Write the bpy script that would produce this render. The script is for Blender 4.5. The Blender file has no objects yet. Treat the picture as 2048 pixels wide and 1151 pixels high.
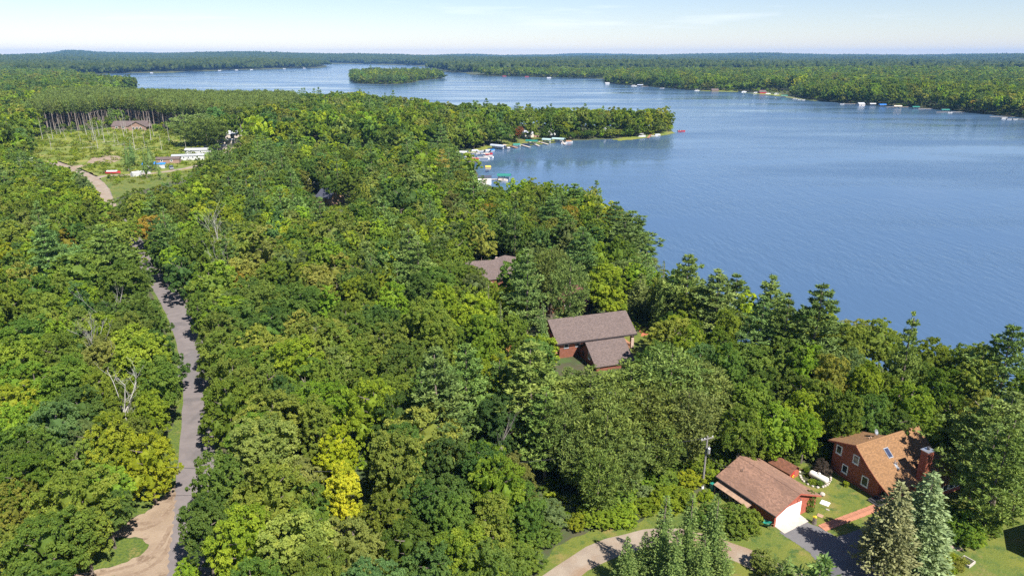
import bpy, bmesh, math, random
import numpy as np
from mathutils import Vector, Matrix
from mathutils.geometry import tessellate_polygon

rnd = random.Random(7)
rng = np.random.default_rng(11)
SC = bpy.context.scene
COL = SC.collection
R = math.radians

# ---------------------------------------------------------------- camera, sky, sun, exposure
FOC, HORIZON, CAM_Z = 1384.0, 111.0, 60.0            # focal length in 2048-wide pixels, row of the horizon, height
PITCH = math.atan((575.5 - HORIZON) / FOC)
cam = bpy.data.objects.new('camera', bpy.data.cameras.new('camera'))
COL.objects.link(cam)
cam.location = (0, 0, CAM_Z)
cam.rotation_euler = (math.pi / 2 - PITCH, 0, 0)
cam.data.sensor_width = 36
cam.data.lens = 36 * FOC / 2048
cam.data.clip_start, cam.data.clip_end = 1.0, 60000
SC.camera = cam

SUN_EL, SUN_AZ = R(50), R(143)                        # azimuth clockwise from +Y (the viewing direction)
world = bpy.data.worlds.new('World')
SC.world = world
world.use_nodes = True
wn, wl = world.node_tree.nodes, world.node_tree.links
wn.clear()
w_out = wn.new('ShaderNodeOutputWorld'); w_bg = wn.new('ShaderNodeBackground'); w_sky = wn.new('ShaderNodeTexSky')
w_sky.sky_type = 'NISHITA'; w_sky.sun_disc = False
w_sky.sun_elevation = SUN_EL; w_sky.sun_rotation = SUN_AZ
w_sky.air_density, w_sky.dust_density, w_sky.ozone_density = 1.0, 0.0, 4.2
w_bg.inputs['Strength'].default_value = 0.0605
# a few wisps of cirrus low over the far shore
w_tc = wn.new('ShaderNodeTexCoord'); w_map = wn.new('ShaderNodeMapping')
w_map.inputs['Scale'].default_value = (2.2, 2.2, 26.0)
w_noise = wn.new('ShaderNodeTexNoise'); w_noise.inputs['Scale'].default_value = 2.1; w_noise.inputs['Detail'].default_value = 7
w_ramp = wn.new('ShaderNodeValToRGB')
w_ramp.color_ramp.elements[0].position = 0.60; w_ramp.color_ramp.elements[1].position = 0.82
w_ramp.color_ramp.elements[0].color = (0, 0, 0, 1); w_ramp.color_ramp.elements[1].color = (0.5, 0.5, 0.5, 1)
w_mix = wn.new('ShaderNodeMixRGB'); w_mix.inputs['Color2'].default_value = (9.0, 9.4, 9.9, 1)
wl.new(w_tc.outputs['Generated'], w_map.inputs['Vector']); wl.new(w_map.outputs['Vector'], w_noise.inputs['Vector'])
wl.new(w_noise.outputs['Fac'], w_ramp.inputs['Fac']); wl.new(w_ramp.outputs['Color'], w_mix.inputs['Fac'])
w_wb = wn.new('ShaderNodeMixRGB'); w_wb.blend_type = 'MULTIPLY'; w_wb.inputs['Fac'].default_value = 1; w_wb.inputs['Color2'].default_value = (1.0, 0.93, 0.985, 1)
wl.new(w_sky.outputs['Color'], w_wb.inputs['Color1']); wl.new(w_wb.outputs['Color'], w_mix.inputs['Color1']); wl.new(w_mix.outputs['Color'], w_bg.inputs['Color'])
wl.new(w_bg.outputs['Background'], w_out.inputs['Surface'])

sun = bpy.data.objects.new('sun', bpy.data.lights.new('sun', 'SUN'))
COL.objects.link(sun)
sun.data.energy, sun.data.angle, sun.data.color = 4.5, R(0.53), (1.0, 0.955, 0.88)
to_sun = Vector((math.sin(SUN_AZ) * math.cos(SUN_EL), math.cos(SUN_AZ) * math.cos(SUN_EL), math.sin(SUN_EL)))
sun.rotation_euler = to_sun.to_track_quat('Z', 'Y').to_euler()
sun.location = (120, -120, 200)

SC.view_settings.view_transform = 'Standard'
SC.view_settings.look = 'None'
SC.view_settings.gamma = 1.0
SC.view_settings.use_curve_mapping = False
SC.view_settings.exposure = 1.2
SC.render.engine = 'CYCLES'
cy = SC.cycles
cy.max_bounces, cy.diffuse_bounces, cy.glossy_bounces = 6, 4, 2
cy.transmission_bounces, cy.transparent_max_bounces, cy.volume_bounces = 3, 4, 0
cy.use_denoising = False
cy.caustics_reflective = cy.caustics_refractive = False
cy.sample_clamp_indirect = 4.0

# ---------------------------------------------------------------- photograph pixel <-> place
CP, SP = math.cos(PITCH), math.sin(PITCH)
def at(x, y, z=3.0):
    u, v = (x - 1024) / FOC, (575.5 - y) / FOC
    t = (z - CAM_Z) / (-SP + v * CP)
    return (u * t, (CP + v * SP) * t)
def proj(X, Y, Z):
    z = Z - CAM_Z
    d = Y * CP - z * SP
    return 1024 + FOC * X / d, 575.5 - FOC * (Y * SP + z * CP) / d, d
def px_poly(pts, z=3.0):
    return [at(x, y, z) for x, y in pts]

def inside(poly, X, Y):
    X, Y = np.asarray(X, float), np.asarray(Y, float)
    r = np.zeros(X.shape, bool)
    n = len(poly)
    for i in range(n):
        x1, y1 = poly[i]; x2, y2 = poly[(i + 1) % n]
        if y1 == y2: continue
        r ^= ((y1 > Y) != (y2 > Y)) & (X < (x2 - x1) * (Y - y1) / (y2 - y1) + x1)
    return r
def seg_dist(poly, X, Y, closed=True):
    d = np.full(np.asarray(X).shape, 1e18)
    n = len(poly)
    for i in range(n if closed else n - 1):
        x1, y1 = poly[i]; x2, y2 = poly[(i + 1) % n]
        dx, dy = x2 - x1, y2 - y1
        t = np.clip(((X - x1) * dx + (Y - y1) * dy) / max(dx * dx + dy * dy, 1e-9), 0, 1)
        d = np.minimum(d, (X - x1 - t * dx) ** 2 + (Y - y1 - t * dy) ** 2)
    return np.sqrt(d)

# ---------------------------------------------------------------- materials
def new_mat(name):
    m = bpy.data.materials.new(name); m.use_nodes = True
    n = m.node_tree.nodes; b = n['Principled BSDF']
    return m, n, m.node_tree.links, b
def ramp(n, a, b, ca, cb):
    r = n.new('ShaderNodeValToRGB'); e = r.color_ramp.elements
    e[0].position, e[1].position = a, b; e[0].color, e[1].color = (*ca, 1), (*cb, 1)
    return r
def noise(n, l, scale, detail=5, coord='Object', rough=0.6, mapping=None):
    tc = n.new('ShaderNodeTexCoord'); t = n.new('ShaderNodeTexNoise')
    t.inputs['Scale'].default_value, t.inputs['Detail'].default_value, t.inputs['Roughness'].default_value = scale, detail, rough
    if mapping:
        mp = n.new('ShaderNodeMapping'); mp.inputs['Scale'].default_value = mapping
        l.new(tc.outputs[coord], mp.inputs['Vector']); l.new(mp.outputs['Vector'], t.inputs['Vector'])
    else:
        l.new(tc.outputs[coord], t.inputs['Vector'])
    return t
def bump(n, l, b, src, strength=0.3, dist=0.05):
    bp = n.new('ShaderNodeBump'); bp.inputs['Strength'].default_value, bp.inputs['Distance'].default_value = strength, dist
    l.new(src, bp.inputs['Height']); l.new(bp.outputs['Normal'], b.inputs['Normal'])
def plain(name, col, rough=0.7, metal=0.0, var=0.25, scale=3.0):
    m, n, l, b = new_mat(name)
    t = noise(n, l, scale)
    r = ramp(n, 0.3, 0.7, tuple(c * (1 - var) for c in col), tuple(min(1, c * (1 + var)) for c in col))
    l.new(t.outputs['Fac'], r.inputs['Fac']); l.new(r.outputs['Color'], b.inputs['Base Color'])
    b.inputs['Roughness'].default_value, b.inputs['Metallic'].default_value = rough, metal
    return m
def mottled(name, stops, scales, rough=0.9, bump_s=0.0, mapping=None):
    """several noises at different sizes mixing between colours"""
    m, n, l, b = new_mat(name)
    cur = None
    for (ca, cb, lo, hi), s in zip(stops, scales):
        t = noise(n, l, s, 6, mapping=mapping)
        r = ramp(n, lo, hi, (0, 0, 0), (1, 1, 1))
        l.new(t.outputs['Fac'], r.inputs['Fac'])
        mx = n.new('ShaderNodeMixRGB')
        l.new(r.outputs['Color'], mx.inputs['Fac'])
        if cur is None: mx.inputs['Color1'].default_value = (*ca, 1)
        else: l.new(cur, mx.inputs['Color1'])
        mx.inputs['Color2'].default_value = (*cb, 1)
        cur = mx.outputs['Color']
    l.new(cur, b.inputs['Base Color']); b.inputs['Roughness'].default_value = rough
    if bump_s: bump(n, l, b, t.outputs['Fac'], bump_s, 0.2)
    return m

def leaf_mat(name, instanced=False, trans=0.50):
    m, n, l, b = new_mat(name)
    if instanced:
        a = n.new('ShaderNodeAttribute'); a.attribute_type = 'INSTANCER'; a.attribute_name = 'tcol'; col = a.outputs['Color']
    else:
        a = n.new('ShaderNodeObjectInfo'); col = a.outputs['Color']
    t = n.new('ShaderNodeAttribute'); t.attribute_name = 'tint'
    hs = n.new('ShaderNodeHueSaturation')
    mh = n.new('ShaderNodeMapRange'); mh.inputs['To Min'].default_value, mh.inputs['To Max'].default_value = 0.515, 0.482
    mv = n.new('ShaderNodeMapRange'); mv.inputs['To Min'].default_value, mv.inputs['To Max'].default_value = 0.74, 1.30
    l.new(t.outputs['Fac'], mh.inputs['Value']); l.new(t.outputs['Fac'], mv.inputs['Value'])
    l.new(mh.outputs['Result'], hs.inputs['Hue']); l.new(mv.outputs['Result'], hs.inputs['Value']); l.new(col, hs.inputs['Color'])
    l.new(hs.outputs['Color'], b.inputs['Base Color'])
    b.inputs['Roughness'].default_value = 0.55; b.inputs['Specular IOR Level'].default_value = 0.12
    tr = n.new('ShaderNodeBsdfTranslucent'); mul = n.new('ShaderNodeMixRGB'); mul.blend_type = 'MULTIPLY'; mul.inputs['Fac'].default_value = 1
    mul.inputs['Color2'].default_value = (1.55, 1.45, 0.75, 1)
    l.new(hs.outputs['Color'], mul.inputs['Color1']); l.new(mul.outputs['Color'], tr.inputs['Color'])
    mx = n.new('ShaderNodeMixShader'); mx.inputs['Fac'].default_value = trans
    l.new(b.outputs['BSDF'], mx.inputs[1]); l.new(tr.outputs['BSDF'], mx.inputs[2])
    l.new(mx.outputs['Shader'], n['Material Output'].inputs['Surface'])
    return m

def shingle_mat(name, col, dark, sx=0.9, sy=0.14, streak=0.35):
    m, n, l, b = new_mat(name)
    tc = n.new('ShaderNodeTexCoord'); mp = n.new('ShaderNodeMapping')
    l.new(tc.outputs['UV'], mp.inputs['Vector'])
    br = n.new('ShaderNodeTexBrick')
    br.inputs['Scale'].default_value = 1.0; br.inputs['Brick Width'].default_value = sx / 3; br.inputs['Row Height'].default_value = sy
    br.inputs['Mortar Size'].default_value = 0.008; br.inputs['Bias'].default_value = 0.0
    br.inputs['Color1'].default_value = (*[c * 0.72 for c in col], 1); br.inputs['Color2'].default_value = (*[c * 1.25 for c in col], 1)
    br.inputs['Mortar'].default_value = (*[c * 0.45 for c in col], 1)
    l.new(mp.outputs['Vector'], br.inputs['Vector'])
    t = noise(n, l, 0.55, 6, mapping=(1.0, 0.35, 0.35))
    r = ramp(n, 0.42, 0.72, (0, 0, 0), (streak, streak, streak))
    l.new(t.outputs['Fac'], r.inputs['Fac'])
    mx = n.new('ShaderNodeMixRGB'); mx.inputs['Color2'].default_value = (*dark, 1)
    l.new(r.outputs['Color'], mx.inputs['Fac']); l.new(br.outputs['Color'], mx.inputs['Color1'])
    l.new(mx.outputs['Color'], b.inputs['Base Color']); b.inputs['Roughness'].default_value = 0.9
    bump(n, l, b, br.outputs['Fac'], -0.35, 0.02)
    return m
def siding_mat(name, col, step=0.2, vertical=False):
    m, n, l, b = new_mat(name)
    tc = n.new('ShaderNodeTexCoord'); sp = n.new('ShaderNodeSeparateXYZ'); l.new(tc.outputs['Object'], sp.inputs['Vector'])
    if vertical:
        ad = n.new('ShaderNodeMath'); l.new(sp.outputs['X'], ad.inputs[0]); l.new(sp.outputs['Y'], ad.inputs[1]); src = ad.outputs[0]
    else: src = sp.outputs['Z']
    dv = n.new('ShaderNodeMath'); dv.operation = 'DIVIDE'; dv.inputs[1].default_value = step; l.new(src, dv.inputs[0])
    fr = n.new('ShaderNodeMath'); fr.operation = 'FRACT'; l.new(dv.outputs[0], fr.inputs[0])
    t = noise(n, l, 2.2, 6)
    r = ramp(n, 0.3, 0.75, tuple(c * 0.72 for c in col), tuple(c * 1.25 for c in col))
    l.new(t.outputs['Fac'], r.inputs['Fac'])
    gr = ramp(n, 0.0, 0.14, (0.55, 0.55, 0.55), (1, 1, 1)); l.new(fr.outputs[0], gr.inputs['Fac'])
    mx = n.new('ShaderNodeMixRGB'); mx.blend_type = 'MULTIPLY'; mx.inputs['Fac'].default_value = 1
    l.new(r.outputs['Color'], mx.inputs['Color1']); l.new(gr.outputs['Color'], mx.inputs['Color2'])
    l.new(mx.outputs['Color'], b.inputs['Base Color']); b.inputs['Roughness'].default_value = 0.75
    bump(n, l, b, fr.outputs[0], 0.5, 0.03)
    return m
def water_mat():
    m, n, l, b = new_mat('lake_water')
    b.inputs['Base Color'].default_value = (0.058, 0.108, 0.188, 1)
    b.inputs['Roughness'].default_value = 0.10; b.inputs['IOR'].default_value = 1.33
    b.inputs['Specular IOR Level'].default_value = 0.5
    tc = n.new('ShaderNodeTexCoord')
    def waves(scale, rot, stretch, detail):
        mp = n.new('ShaderNodeMapping'); mp.inputs['Rotation'].default_value = (0, 0, R(rot)); mp.inputs['Scale'].default_value = (1, stretch, 1)
        t = n.new('ShaderNodeTexNoise'); t.inputs['Scale'].default_value = scale; t.inputs['Detail'].default_value = detail
        t.inputs['Roughness'].default_value = 0.55
        l.new(tc.outputs['Object'], mp.inputs['Vector']); l.new(mp.outputs['Vector'], t.inputs['Vector'])
        return t.outputs['Fac']
    w1, w2 = waves(0.55, 62, 0.33, 3), waves(0.16, 50, 0.4, 3)
    gust = waves(0.0045, 12, 4.0, 5)                 # wind patches: rougher and calmer water
    ad = n.new('ShaderNodeMath'); ad.operation = 'MULTIPLY_ADD'; ad.inputs[1].default_value = 1.0
    l.new(w2, ad.inputs[0]); l.new(w1, ad.inputs[2])
    bp = n.new('ShaderNodeBump'); bp.inputs['Distance'].default_value = 0.55
    gs = n.new('ShaderNodeMapRange'); gs.inputs['From Min'].default_value, gs.inputs['From Max'].default_value = 0.35, 0.65
    gs.inputs['To Min'].default_value, gs.inputs['To Max'].default_value = 0.08, 0.70
    l.new(gust, gs.inputs['Value']); l.new(gs.outputs['Result'], bp.inputs['Strength'])
    l.new(ad.outputs[0], bp.inputs['Height']); l.new(bp.outputs['Normal'], b.inputs['Normal'])
    gr = n.new('ShaderNodeMapRange'); gr.inputs['From Min'].default_value, gr.inputs['From Max'].default_value = 0.35, 0.65
    gr.inputs['To Min'].default_value, gr.inputs['To Max'].default_value = 0.06, 0.26
    l.new(gust, gr.inputs['Value']); l.new(gr.outputs['Result'], b.inputs['Roughness'])
    return m

M = {}
M['leaf'] = leaf_mat('leaf'); M['leaf_far'] = leaf_mat('leaf_far', True)
M['needle'] = leaf_mat('needle', trans=0.15); M['needle_far'] = leaf_mat('needle_far', True, 0.15)
M['bark'] = plain('bark', (0.13, 0.105, 0.085), 0.9, var=0.35, scale=5)
M['bark_pine'] = plain('bark_pine', (0.17, 0.13, 0.105), 0.9, var=0.3, scale=4)
M['bark_white'] = plain('bark_white', (0.33, 0.31, 0.28), 0.8, var=0.25, scale=4)
M['bark_red'] = plain('bark_red_pine', (0.22, 0.18, 0.15), 0.9, var=0.35, scale=4)
M['bark_grey'] = plain('bark_grey', (0.26, 0.23, 0.20), 0.85, var=0.25, scale=4)
M['ground'] = mottled('forest_floor', [((.035, .05, .014), (.075, .06, .035), .40, .62), (0, (.05, .085, .016), .48, .62), (0, (.10, .08, .05), .60, .70)], [0.05, 0.3, 1.3], 0.95)
M['lawn'] = mottled('lawn_grass', [((.075, .115, .012), (.135, .145, .016), .35, .65), (0, (.21, .155, .05), .55, .72), (0, (.045, .085, .010), .50, .66), (0, (.16, .16, .03), .55, .7)], [0.16, 0.30, 0.9, 5.0], 0.9, 0.6)
M['verge'] = mottled('verge_grass', [((.07, .11, .012), (.12, .15, .016), .35, .65), (0, (.19, .16, .045), .55, .70), (0, (.045, .08, .010), .45, .6)], [0.10, 0.45, 3.0], 0.9, 0.5)
M['meadow'] = mottled('meadow_grass', [((.105, .145, .016), (.165, .18, .018), .40, .60), (0, (.25, .21, .07), .56, .70), (0, (.24, .21, .012), .60, .68)], [0.05, 0.09, 0.15], 0.9, 0.5)
M['asphalt'] = mottled('worn_asphalt', [((.140, .120, .118), (.175, .150, .146), .35, .65), (0, (.105, .094, .095), .55, .66), (0, (.21, .18, .17), .60, .75)], [0.6, 0.14, 12.0], 0.85)
M['patch'] = mottled('patched_asphalt', [((.125, .112, .112), (.155, .138, .136), .35, .65), (0, (.115, .105, .105), .55, .7)], [1.0, 8.0], 0.85)
M['drive'] = mottled('driveway_asphalt', [((.105, .10, .105), (.135, .127, .127), .35, .65), (0, (.085, .082, .09), .55, .66), (0, (.17, .16, .16), .62, .75)], [0.5, 0.25, 14.0], 0.85)
M['gravel'] = mottled('gravel', [((.225, .175, .132), (.29, .235, .18), .35, .65), (0, (.23, .155, .10), .50, .66), (0, (.36, .31, .255), .58, .70)], [0.5, 0.22, 7.0], 0.95, 0.3)
M['dirt'] = mottled('pale_dirt', [((.22, .158, .108), (.30, .226, .16), .35, .62), (0, (.14, .092, .058), .54, .66), (0, (.31, .24, .18), .55, .70)], [0.25, 0.5, 5.0], 0.95, 0.3)
M['concrete'] = plain('concrete', (0.40, 0.36, 0.31), 0.85, var=0.12, scale=2)
M['mulch'] = plain('red_mulch', (0.36, 0.115, 0.055), 0.95, var=0.3, scale=9)
M['water'] = water_mat()

M['roof_tan'] = shingle_mat('tan_shingles', (0.225, 0.118, 0.050), (0.15, 0.078, 0.036), streak=0.3)
M['roof_garage'] = shingle_mat('faded_brown_shingles', (0.262, 0.146, 0.098), (0.140, 0.080, 0.056), streak=0.7)
M['roof_brown'] = shingle_mat('taupe_shingles', (0.125, 0.092, 0.083), (0.085, 0.062, 0.055), streak=0.35)
M['roof_rust'] = shingle_mat('rusty_brown_shingles', (0.20, 0.08, 0.045), (0.13, 0.055, 0.03), streak=0.4)
M['roof_grey'] = plain('grey_roof', (0.34, 0.35, 0.37), 0.7, var=0.12)
M['roof_dark'] = plain('dark_roof', (0.062, 0.066, 0.092), 0.6, var=0.2)
M['roof_maroon'] = plain('maroon_roof', (0.16, 0.04, 0.055), 0.55, var=0.15)
M['cedar'] = siding_mat('red_cedar_siding', (0.30, 0.085, 0.05), 0.16)
M['garage_red'] = siding_mat('red_garage_siding', (0.36, 0.095, 0.06), 0.2, True)
M['log'] = siding_mat('stained_log_siding', (0.21, 0.075, 0.045), 0.24)
M['white'] = plain('white_paint', (0.82, 0.82, 0.80), 0.5, var=0.04)
M['hull_white'] = plain('hull_white', (0.46, 0.46, 0.46), 0.5, var=0.12)
M['cream'] = plain('cream_siding', (0.50, 0.44, 0.38), 0.7, var=0.1)
M['tan_wall'] = plain('tan_siding', (0.26, 0.165, 0.125), 0.8, var=0.1)
M['glass'] = plain('window_glass', (0.02, 0.03, 0.035), 0.08, var=0.3, scale=0.8)
M['skylight'] = plain('skylight_glass', (0.035, 0.045, 0.085), 0.08, var=0.15)
M['metal'] = plain('galvanised_metal', (0.48, 0.50, 0.54), 0.35, 0.7, var=0.12)
M['dark_metal'] = plain('dark_metal', (0.06, 0.06, 0.065), 0.5, 0.3, var=0.2)
M['gutter'] = plain('dark_gutter', (0.035, 0.03, 0.032), 0.5, var=0.1)
M['pole_wood'] = plain('weathered_pole', (0.20, 0.185, 0.17), 0.9, var=0.2, scale=6)
M['plank'] = plain('worn_plank', (0.33, 0.21, 0.14), 0.9, var=0.25, scale=2)
M['brick_path'] = plain('clay_paver', (0.36, 0.155, 0.09), 0.9, var=0.28, scale=1.5)
M['deck_wood'] = plain('deck_wood', (0.33, 0.16, 0.09), 0.85, var=0.25)
M['dock_wood'] = plain('dock_wood', (0.46, 0.40, 0.36), 0.85, var=0.15)
M['stone'] = plain('field_stone', (0.42, 0.37, 0.32), 0.9, var=0.25, scale=3)
M['pillar'] = plain('stone_veneer', (0.42, 0.31, 0.25), 0.9, var=0.4, scale=6)
M['tank'] = plain('cream_tank_paint', (0.74, 0.70, 0.60), 0.45, var=0.08)
M['teal'] = plain('teal_plastic', (0.02, 0.20, 0.15), 0.4, var=0.1)
M['blue_tarp'] = plain('blue_tarp', (0.02, 0.17, 0.55), 0.55, var=0.1)
M['green_canvas'] = plain('green_canvas', (0.012, 0.16, 0.125), 0.6, var=0.1)
M['aqua_canvas'] = plain('pale_aqua_canvas', (0.34, 0.47, 0.46), 0.6, var=0.08)
M['beige_canvas'] = plain('beige_canvas', (0.60, 0.47, 0.36), 0.6, var=0.08)
M['grey_canvas'] = plain('grey_blue_canvas', (0.40, 0.44, 0.55), 0.6, var=0.08)
M['red_paint'] = plain('red_paint', (0.42, 0.03, 0.035), 0.4, var=0.12)
M['navy'] = plain('navy_paint', (0.02, 0.03, 0.08), 0.4, var=0.1)
M['yellow'] = plain('yellow_plastic', (0.75, 0.46, 0.06), 0.45, var=0.1)
M['skin'] = plain('skin', (0.45, 0.26, 0.18), 0.6, var=0.05)
M['flower'] = plain('yellow_petals', (0.62, 0.47, 0.02), 0.7, var=0.15, scale=8)

# ---------------------------------------------------------------- building objects
def link(o, parent=None):
    COL.objects.link(o)
    if parent is not None: o.parent = parent
    return o
def tag(o, label=None, cat=None, group=None, kind=None):
    if label: o['label'] = label
    if cat: o['category'] = cat
    if group: o['group'] = group
    if kind: o['kind'] = kind
    return o
def thing(name, label, cat, loc=(0, 0, 0), rz=0.0, group=None):
    o = bpy.data.objects.new(name, None); o.empty_display_size = 0.3
    o.location = loc; o.rotation_euler = (0, 0, rz)
    return tag(link(o), label, cat, group)

class MB:
    """collects shapes; build() links them as ONE mesh object"""
    def __init__(s): s.v, s.f, s.uv = [], [], {}
    def add(s, vs, fs, uvs=None):
        k = len(s.v); s.v += [tuple(v) for v in vs]
        for i, f in enumerate(fs):
            if uvs: s.uv[len(s.f)] = uvs[i]
            s.f.append(tuple(k + j for j in f))
        return s
    def box(s, a, b):
        (x0, y0, z0), (x1, y1, z1) = a, b
        return s.add([(x0, y0, z0), (x1, y0, z0), (x1, y1, z0), (x0, y1, z0), (x0, y0, z1), (x1, y0, z1), (x1, y1, z1), (x0, y1, z1)],
                     [(0, 3, 2, 1), (4, 5, 6, 7), (0, 1, 5, 4), (1, 2, 6, 5), (2, 3, 7, 6), (3, 0, 4, 7)])
    def tube(s, pts, radii, n=7, cap=True):
        pts = [Vector(p) for p in pts]
        if not hasattr(radii, '__len__'): radii = [radii] * len(pts)
        vs, fs = [], []
        for i, p in enumerate(pts):
            d = (pts[min(i + 1, len(pts) - 1)] - pts[max(i - 1, 0)]).normalized()
            a = d.orthogonal().normalized(); b = d.cross(a)
            for k in range(n):
                t = 2 * math.pi * k / n
                vs.append(p + (a * math.cos(t) + b * math.sin(t)) * radii[i])
        for i in range(len(pts) - 1):
            for k in range(n):
                fs.append((i * n + k, i * n + (k + 1) % n, (i + 1) * n + (k + 1) % n, (i + 1) * n + k))
        if cap:
            fs.append(tuple(range(n - 1, -1, -1))); fs.append(tuple((len(pts) - 1) * n + k for k in range(n)))
        return s.add(vs, fs)
    def prism(s, poly, axis, a, b):
        """poly: 2D outline (in the plane across axis), extruded from a to b"""
        n = len(poly)
        def P(u, v, w): return {'x': (w, u, v), 'y': (u, w, v), 'z': (u, v, w)}[axis]
        vs = [P(u, v, a) for u, v in poly] + [P(u, v, b) for u, v in poly]
        fs = [tuple(range(n)), tuple(range(2 * n - 1, n - 1, -1))] + [(i, i + n, (i + 1) % n + n, (i + 1) % n) for i in range(n)]
        return s.add(vs, fs)
    def slab(s, quad, t=0.12):
        """thick sheet on four corners (thickness goes down its normal); carries UVs in metres"""
        q = [Vector(p) for p in quad]
        nrm = (q[1] - q[0]).cross(q[3] - q[0]).normalized()
        if nrm.z < 0: nrm = -nrm
        e = (q[1] - q[0]).normalized(); f = nrm.cross(e)
        uv = [((p - q[0]).dot(e) + 31, (p - q[0]).dot(f) + 17) for p in q]
        lo = [p - nrm * t for p in q]
        fs = [(0, 1, 2, 3), (7, 6, 5, 4)] + [(i, i + 4, (i + 1) % 4 + 4, (i + 1) % 4) for i in range(4)]
        z4 = [uv[0]] * 4
        return s.add(q + lo, fs, [uv, uv, z4, z4, z4, z4])
    def ball(s, c, r, seg=8, rings=5, sz=1.0):
        vs, fs = [(c[0], c[1], c[2] - r * sz)], []
        for i in range(1, rings):
            ph = -math.pi / 2 + math.pi * i / rings
            for k in range(seg):
                t = 2 * math.pi * k / seg
                vs.append((c[0] + r * math.cos(ph) * math.cos(t), c[1] + r * math.cos(ph) * math.sin(t), c[2] + r * sz * math.sin(ph)))
        vs.append((c[0], c[1], c[2] + r * sz)); top = len(vs) - 1
        for k in range(seg): fs.append((0, 1 + (k + 1) % seg, 1 + k))
        for i in range(rings - 2):
            for k in range(seg):
                fs.append((1 + i * seg + k, 1 + i * seg + (k + 1) % seg, 1 + (i + 1) * seg + (k + 1) % seg, 1 + (i + 1) * seg + k))
        b0 = 1 + (rings - 2) * seg
        for k in range(seg): fs.append((b0 + k, b0 + (k + 1) % seg, top))
        return s.add(vs, fs)
    def mesh(s, name, mat, smooth=False):
        me = bpy.data.meshes.new(name); me.from_pydata(s.v, [], s.f)
        if s.uv:
            ul = me.uv_layers.new(name='UVMap')
            for i, p in enumerate(me.polygons):
                if i in s.uv:
                    for li, c in zip(p.loop_indices, s.uv[i]): ul.data[li].uv = c
        me.materials.append(mat)
        bm = bmesh.new(); bm.from_mesh(me); bmesh.ops.recalc_face_normals(bm, faces=bm.faces); bm.to_mesh(me); bm.free()
        if smooth: me.polygons.foreach_set('use_smooth', [True] * len(me.polygons))
        return me
    def build(s, name, mat, parent=None, smooth=False):
        return link(bpy.data.objects.new(name, s.mesh(name, mat, smooth)), parent)

def copy_tree(o, parent=None):
    c = o.copy(); COL.objects.link(c); c.parent = parent
    for ch in [x for x in o.children]:
        copy_tree(ch, c)
    return c
# ---------------------------------------------------------------- lake outline, terrain
LAKE = px_poly([(2900, 1040), (2500, 925), (2250, 870), (2048, 836), (1960, 812), (1880, 785), (1790, 748), (1690, 692), (1600, 702), (1500, 700),
    (1420, 662), (1345, 622), (1305, 590), (1290, 555), (1285, 525), (1240, 482), (1200, 455), (1130, 430), (1060, 408), (1010, 385),
    (975, 368), (958, 352), (950, 338), (938, 326), (924, 318), (912, 310), (933, 303), (960, 298.5), (990, 293), (1040, 289.5), (1100, 284.5),
    (1160, 280.5), (1210, 279), (1280, 275), (1330, 268), (1347, 264), (1340, 257), (1310, 253), (1200, 252), (1100, 250), (1000, 246),
    (900, 240), (840, 235), (790, 228), (750, 219), (680, 219), (580, 224), (480, 225), (400, 222), (300, 217), (240, 211), (214, 200),
    (220, 190), (230, 186), (250, 182), (268, 181), (276, 179), (272, 174), (255, 171), (220, 169), (190, 166), (165, 161), (140, 157),
    (120, 153.5), (160, 150.3), (200, 148.6), (250, 147), (300, 145.2), (350, 144.5), (420, 141.5), (500, 139), (560, 137.5), (620, 136),
    (655, 134), (660, 132.5), (650, 131), (640, 129.3), (660, 127.9), (700, 127.9), (760, 129), (807, 130.4), (856, 132.5), (861, 137),
    (866, 141), (900, 144.8), (930, 145.5), (937, 149), (975, 152), (1030, 153), (1086, 155), (1160, 156), (1212, 157.5), (1208, 162),
    (1214, 166.5), (1235, 169), (1290, 172.5), (1328, 176), (1383, 180.3), (1420, 181.5), (1478, 182.8), (1512, 185.4), (1570, 190),
    (1615, 199), (1646, 202.5), (1690, 207), (1752, 211), (1827, 215), (1868, 218), (1930, 224), (1998, 231), (2048, 236), (2150, 247),
    (2300, 262), (2600, 290), (3100, 330)], 0.0)
ISLAND = px_poly([(699.5, 155), (701, 161), (707, 165), (720, 167.5), (751, 168.5), (796, 169), (826, 165.5), (838, 161.5), (863, 159),
    (893, 156.7), (880, 155), (850, 153.2), (800, 151.5), (750, 151.5), (715, 152.5)], 0.0)

def lake_sd(X, Y):
    """metres from the water's edge: positive on land, negative on the lake"""
    X, Y = np.asarray(X, float), np.asarray(Y, float)
    d = np.minimum(seg_dist(LAKE, X, Y), seg_dist(ISLAND, X, Y))
    wet = inside(LAKE, X, Y) & ~inside(ISLAND, X, Y)
    return np.where(wet, -d, d)
def smooth(a, b, x):
    t = np.clip((x - a) / (b - a), 0, 1); return t * t * (3 - 2 * t)
def hills(X, Y):
    X, Y = np.asarray(X, float), np.asarray(Y, float)
    d = np.hypot(X, Y); th = np.arctan2(X, Y)
    w = smooth(2600, 9000, d)
    n = (np.sin(X * .00093 + Y * .00041 + 1.3) + np.sin(X * .0016 - Y * .0011 + .4) * .7 + np.sin(X * .0007 + Y * .0019 + 2.2) * .6
         + np.sin(X * .0034 + Y * .0023) * .25 + np.sin(-X * .0027 + Y * .0039 + .9) * .2) / 2.75
    h = w * (30 + 38 * n - 9 * smooth(-.1, .4, th))
    h += smooth(1000, 3000, d) * 7 * (np.sin(X * .0041 + Y * .0018) + np.sin(Y * .0047 - X * .002 + 1)) * .7 * smooth(60, 500, seg_dist(LAKE, X, Y))
    h += 22 * np.exp(-((th + .541) / .014) ** 2) * smooth(6500, 8500, d) + 16 * np.exp(-((th + .47) / .10) ** 2) * smooth(6500, 9000, d)
    return np.maximum(h, 0)
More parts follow.
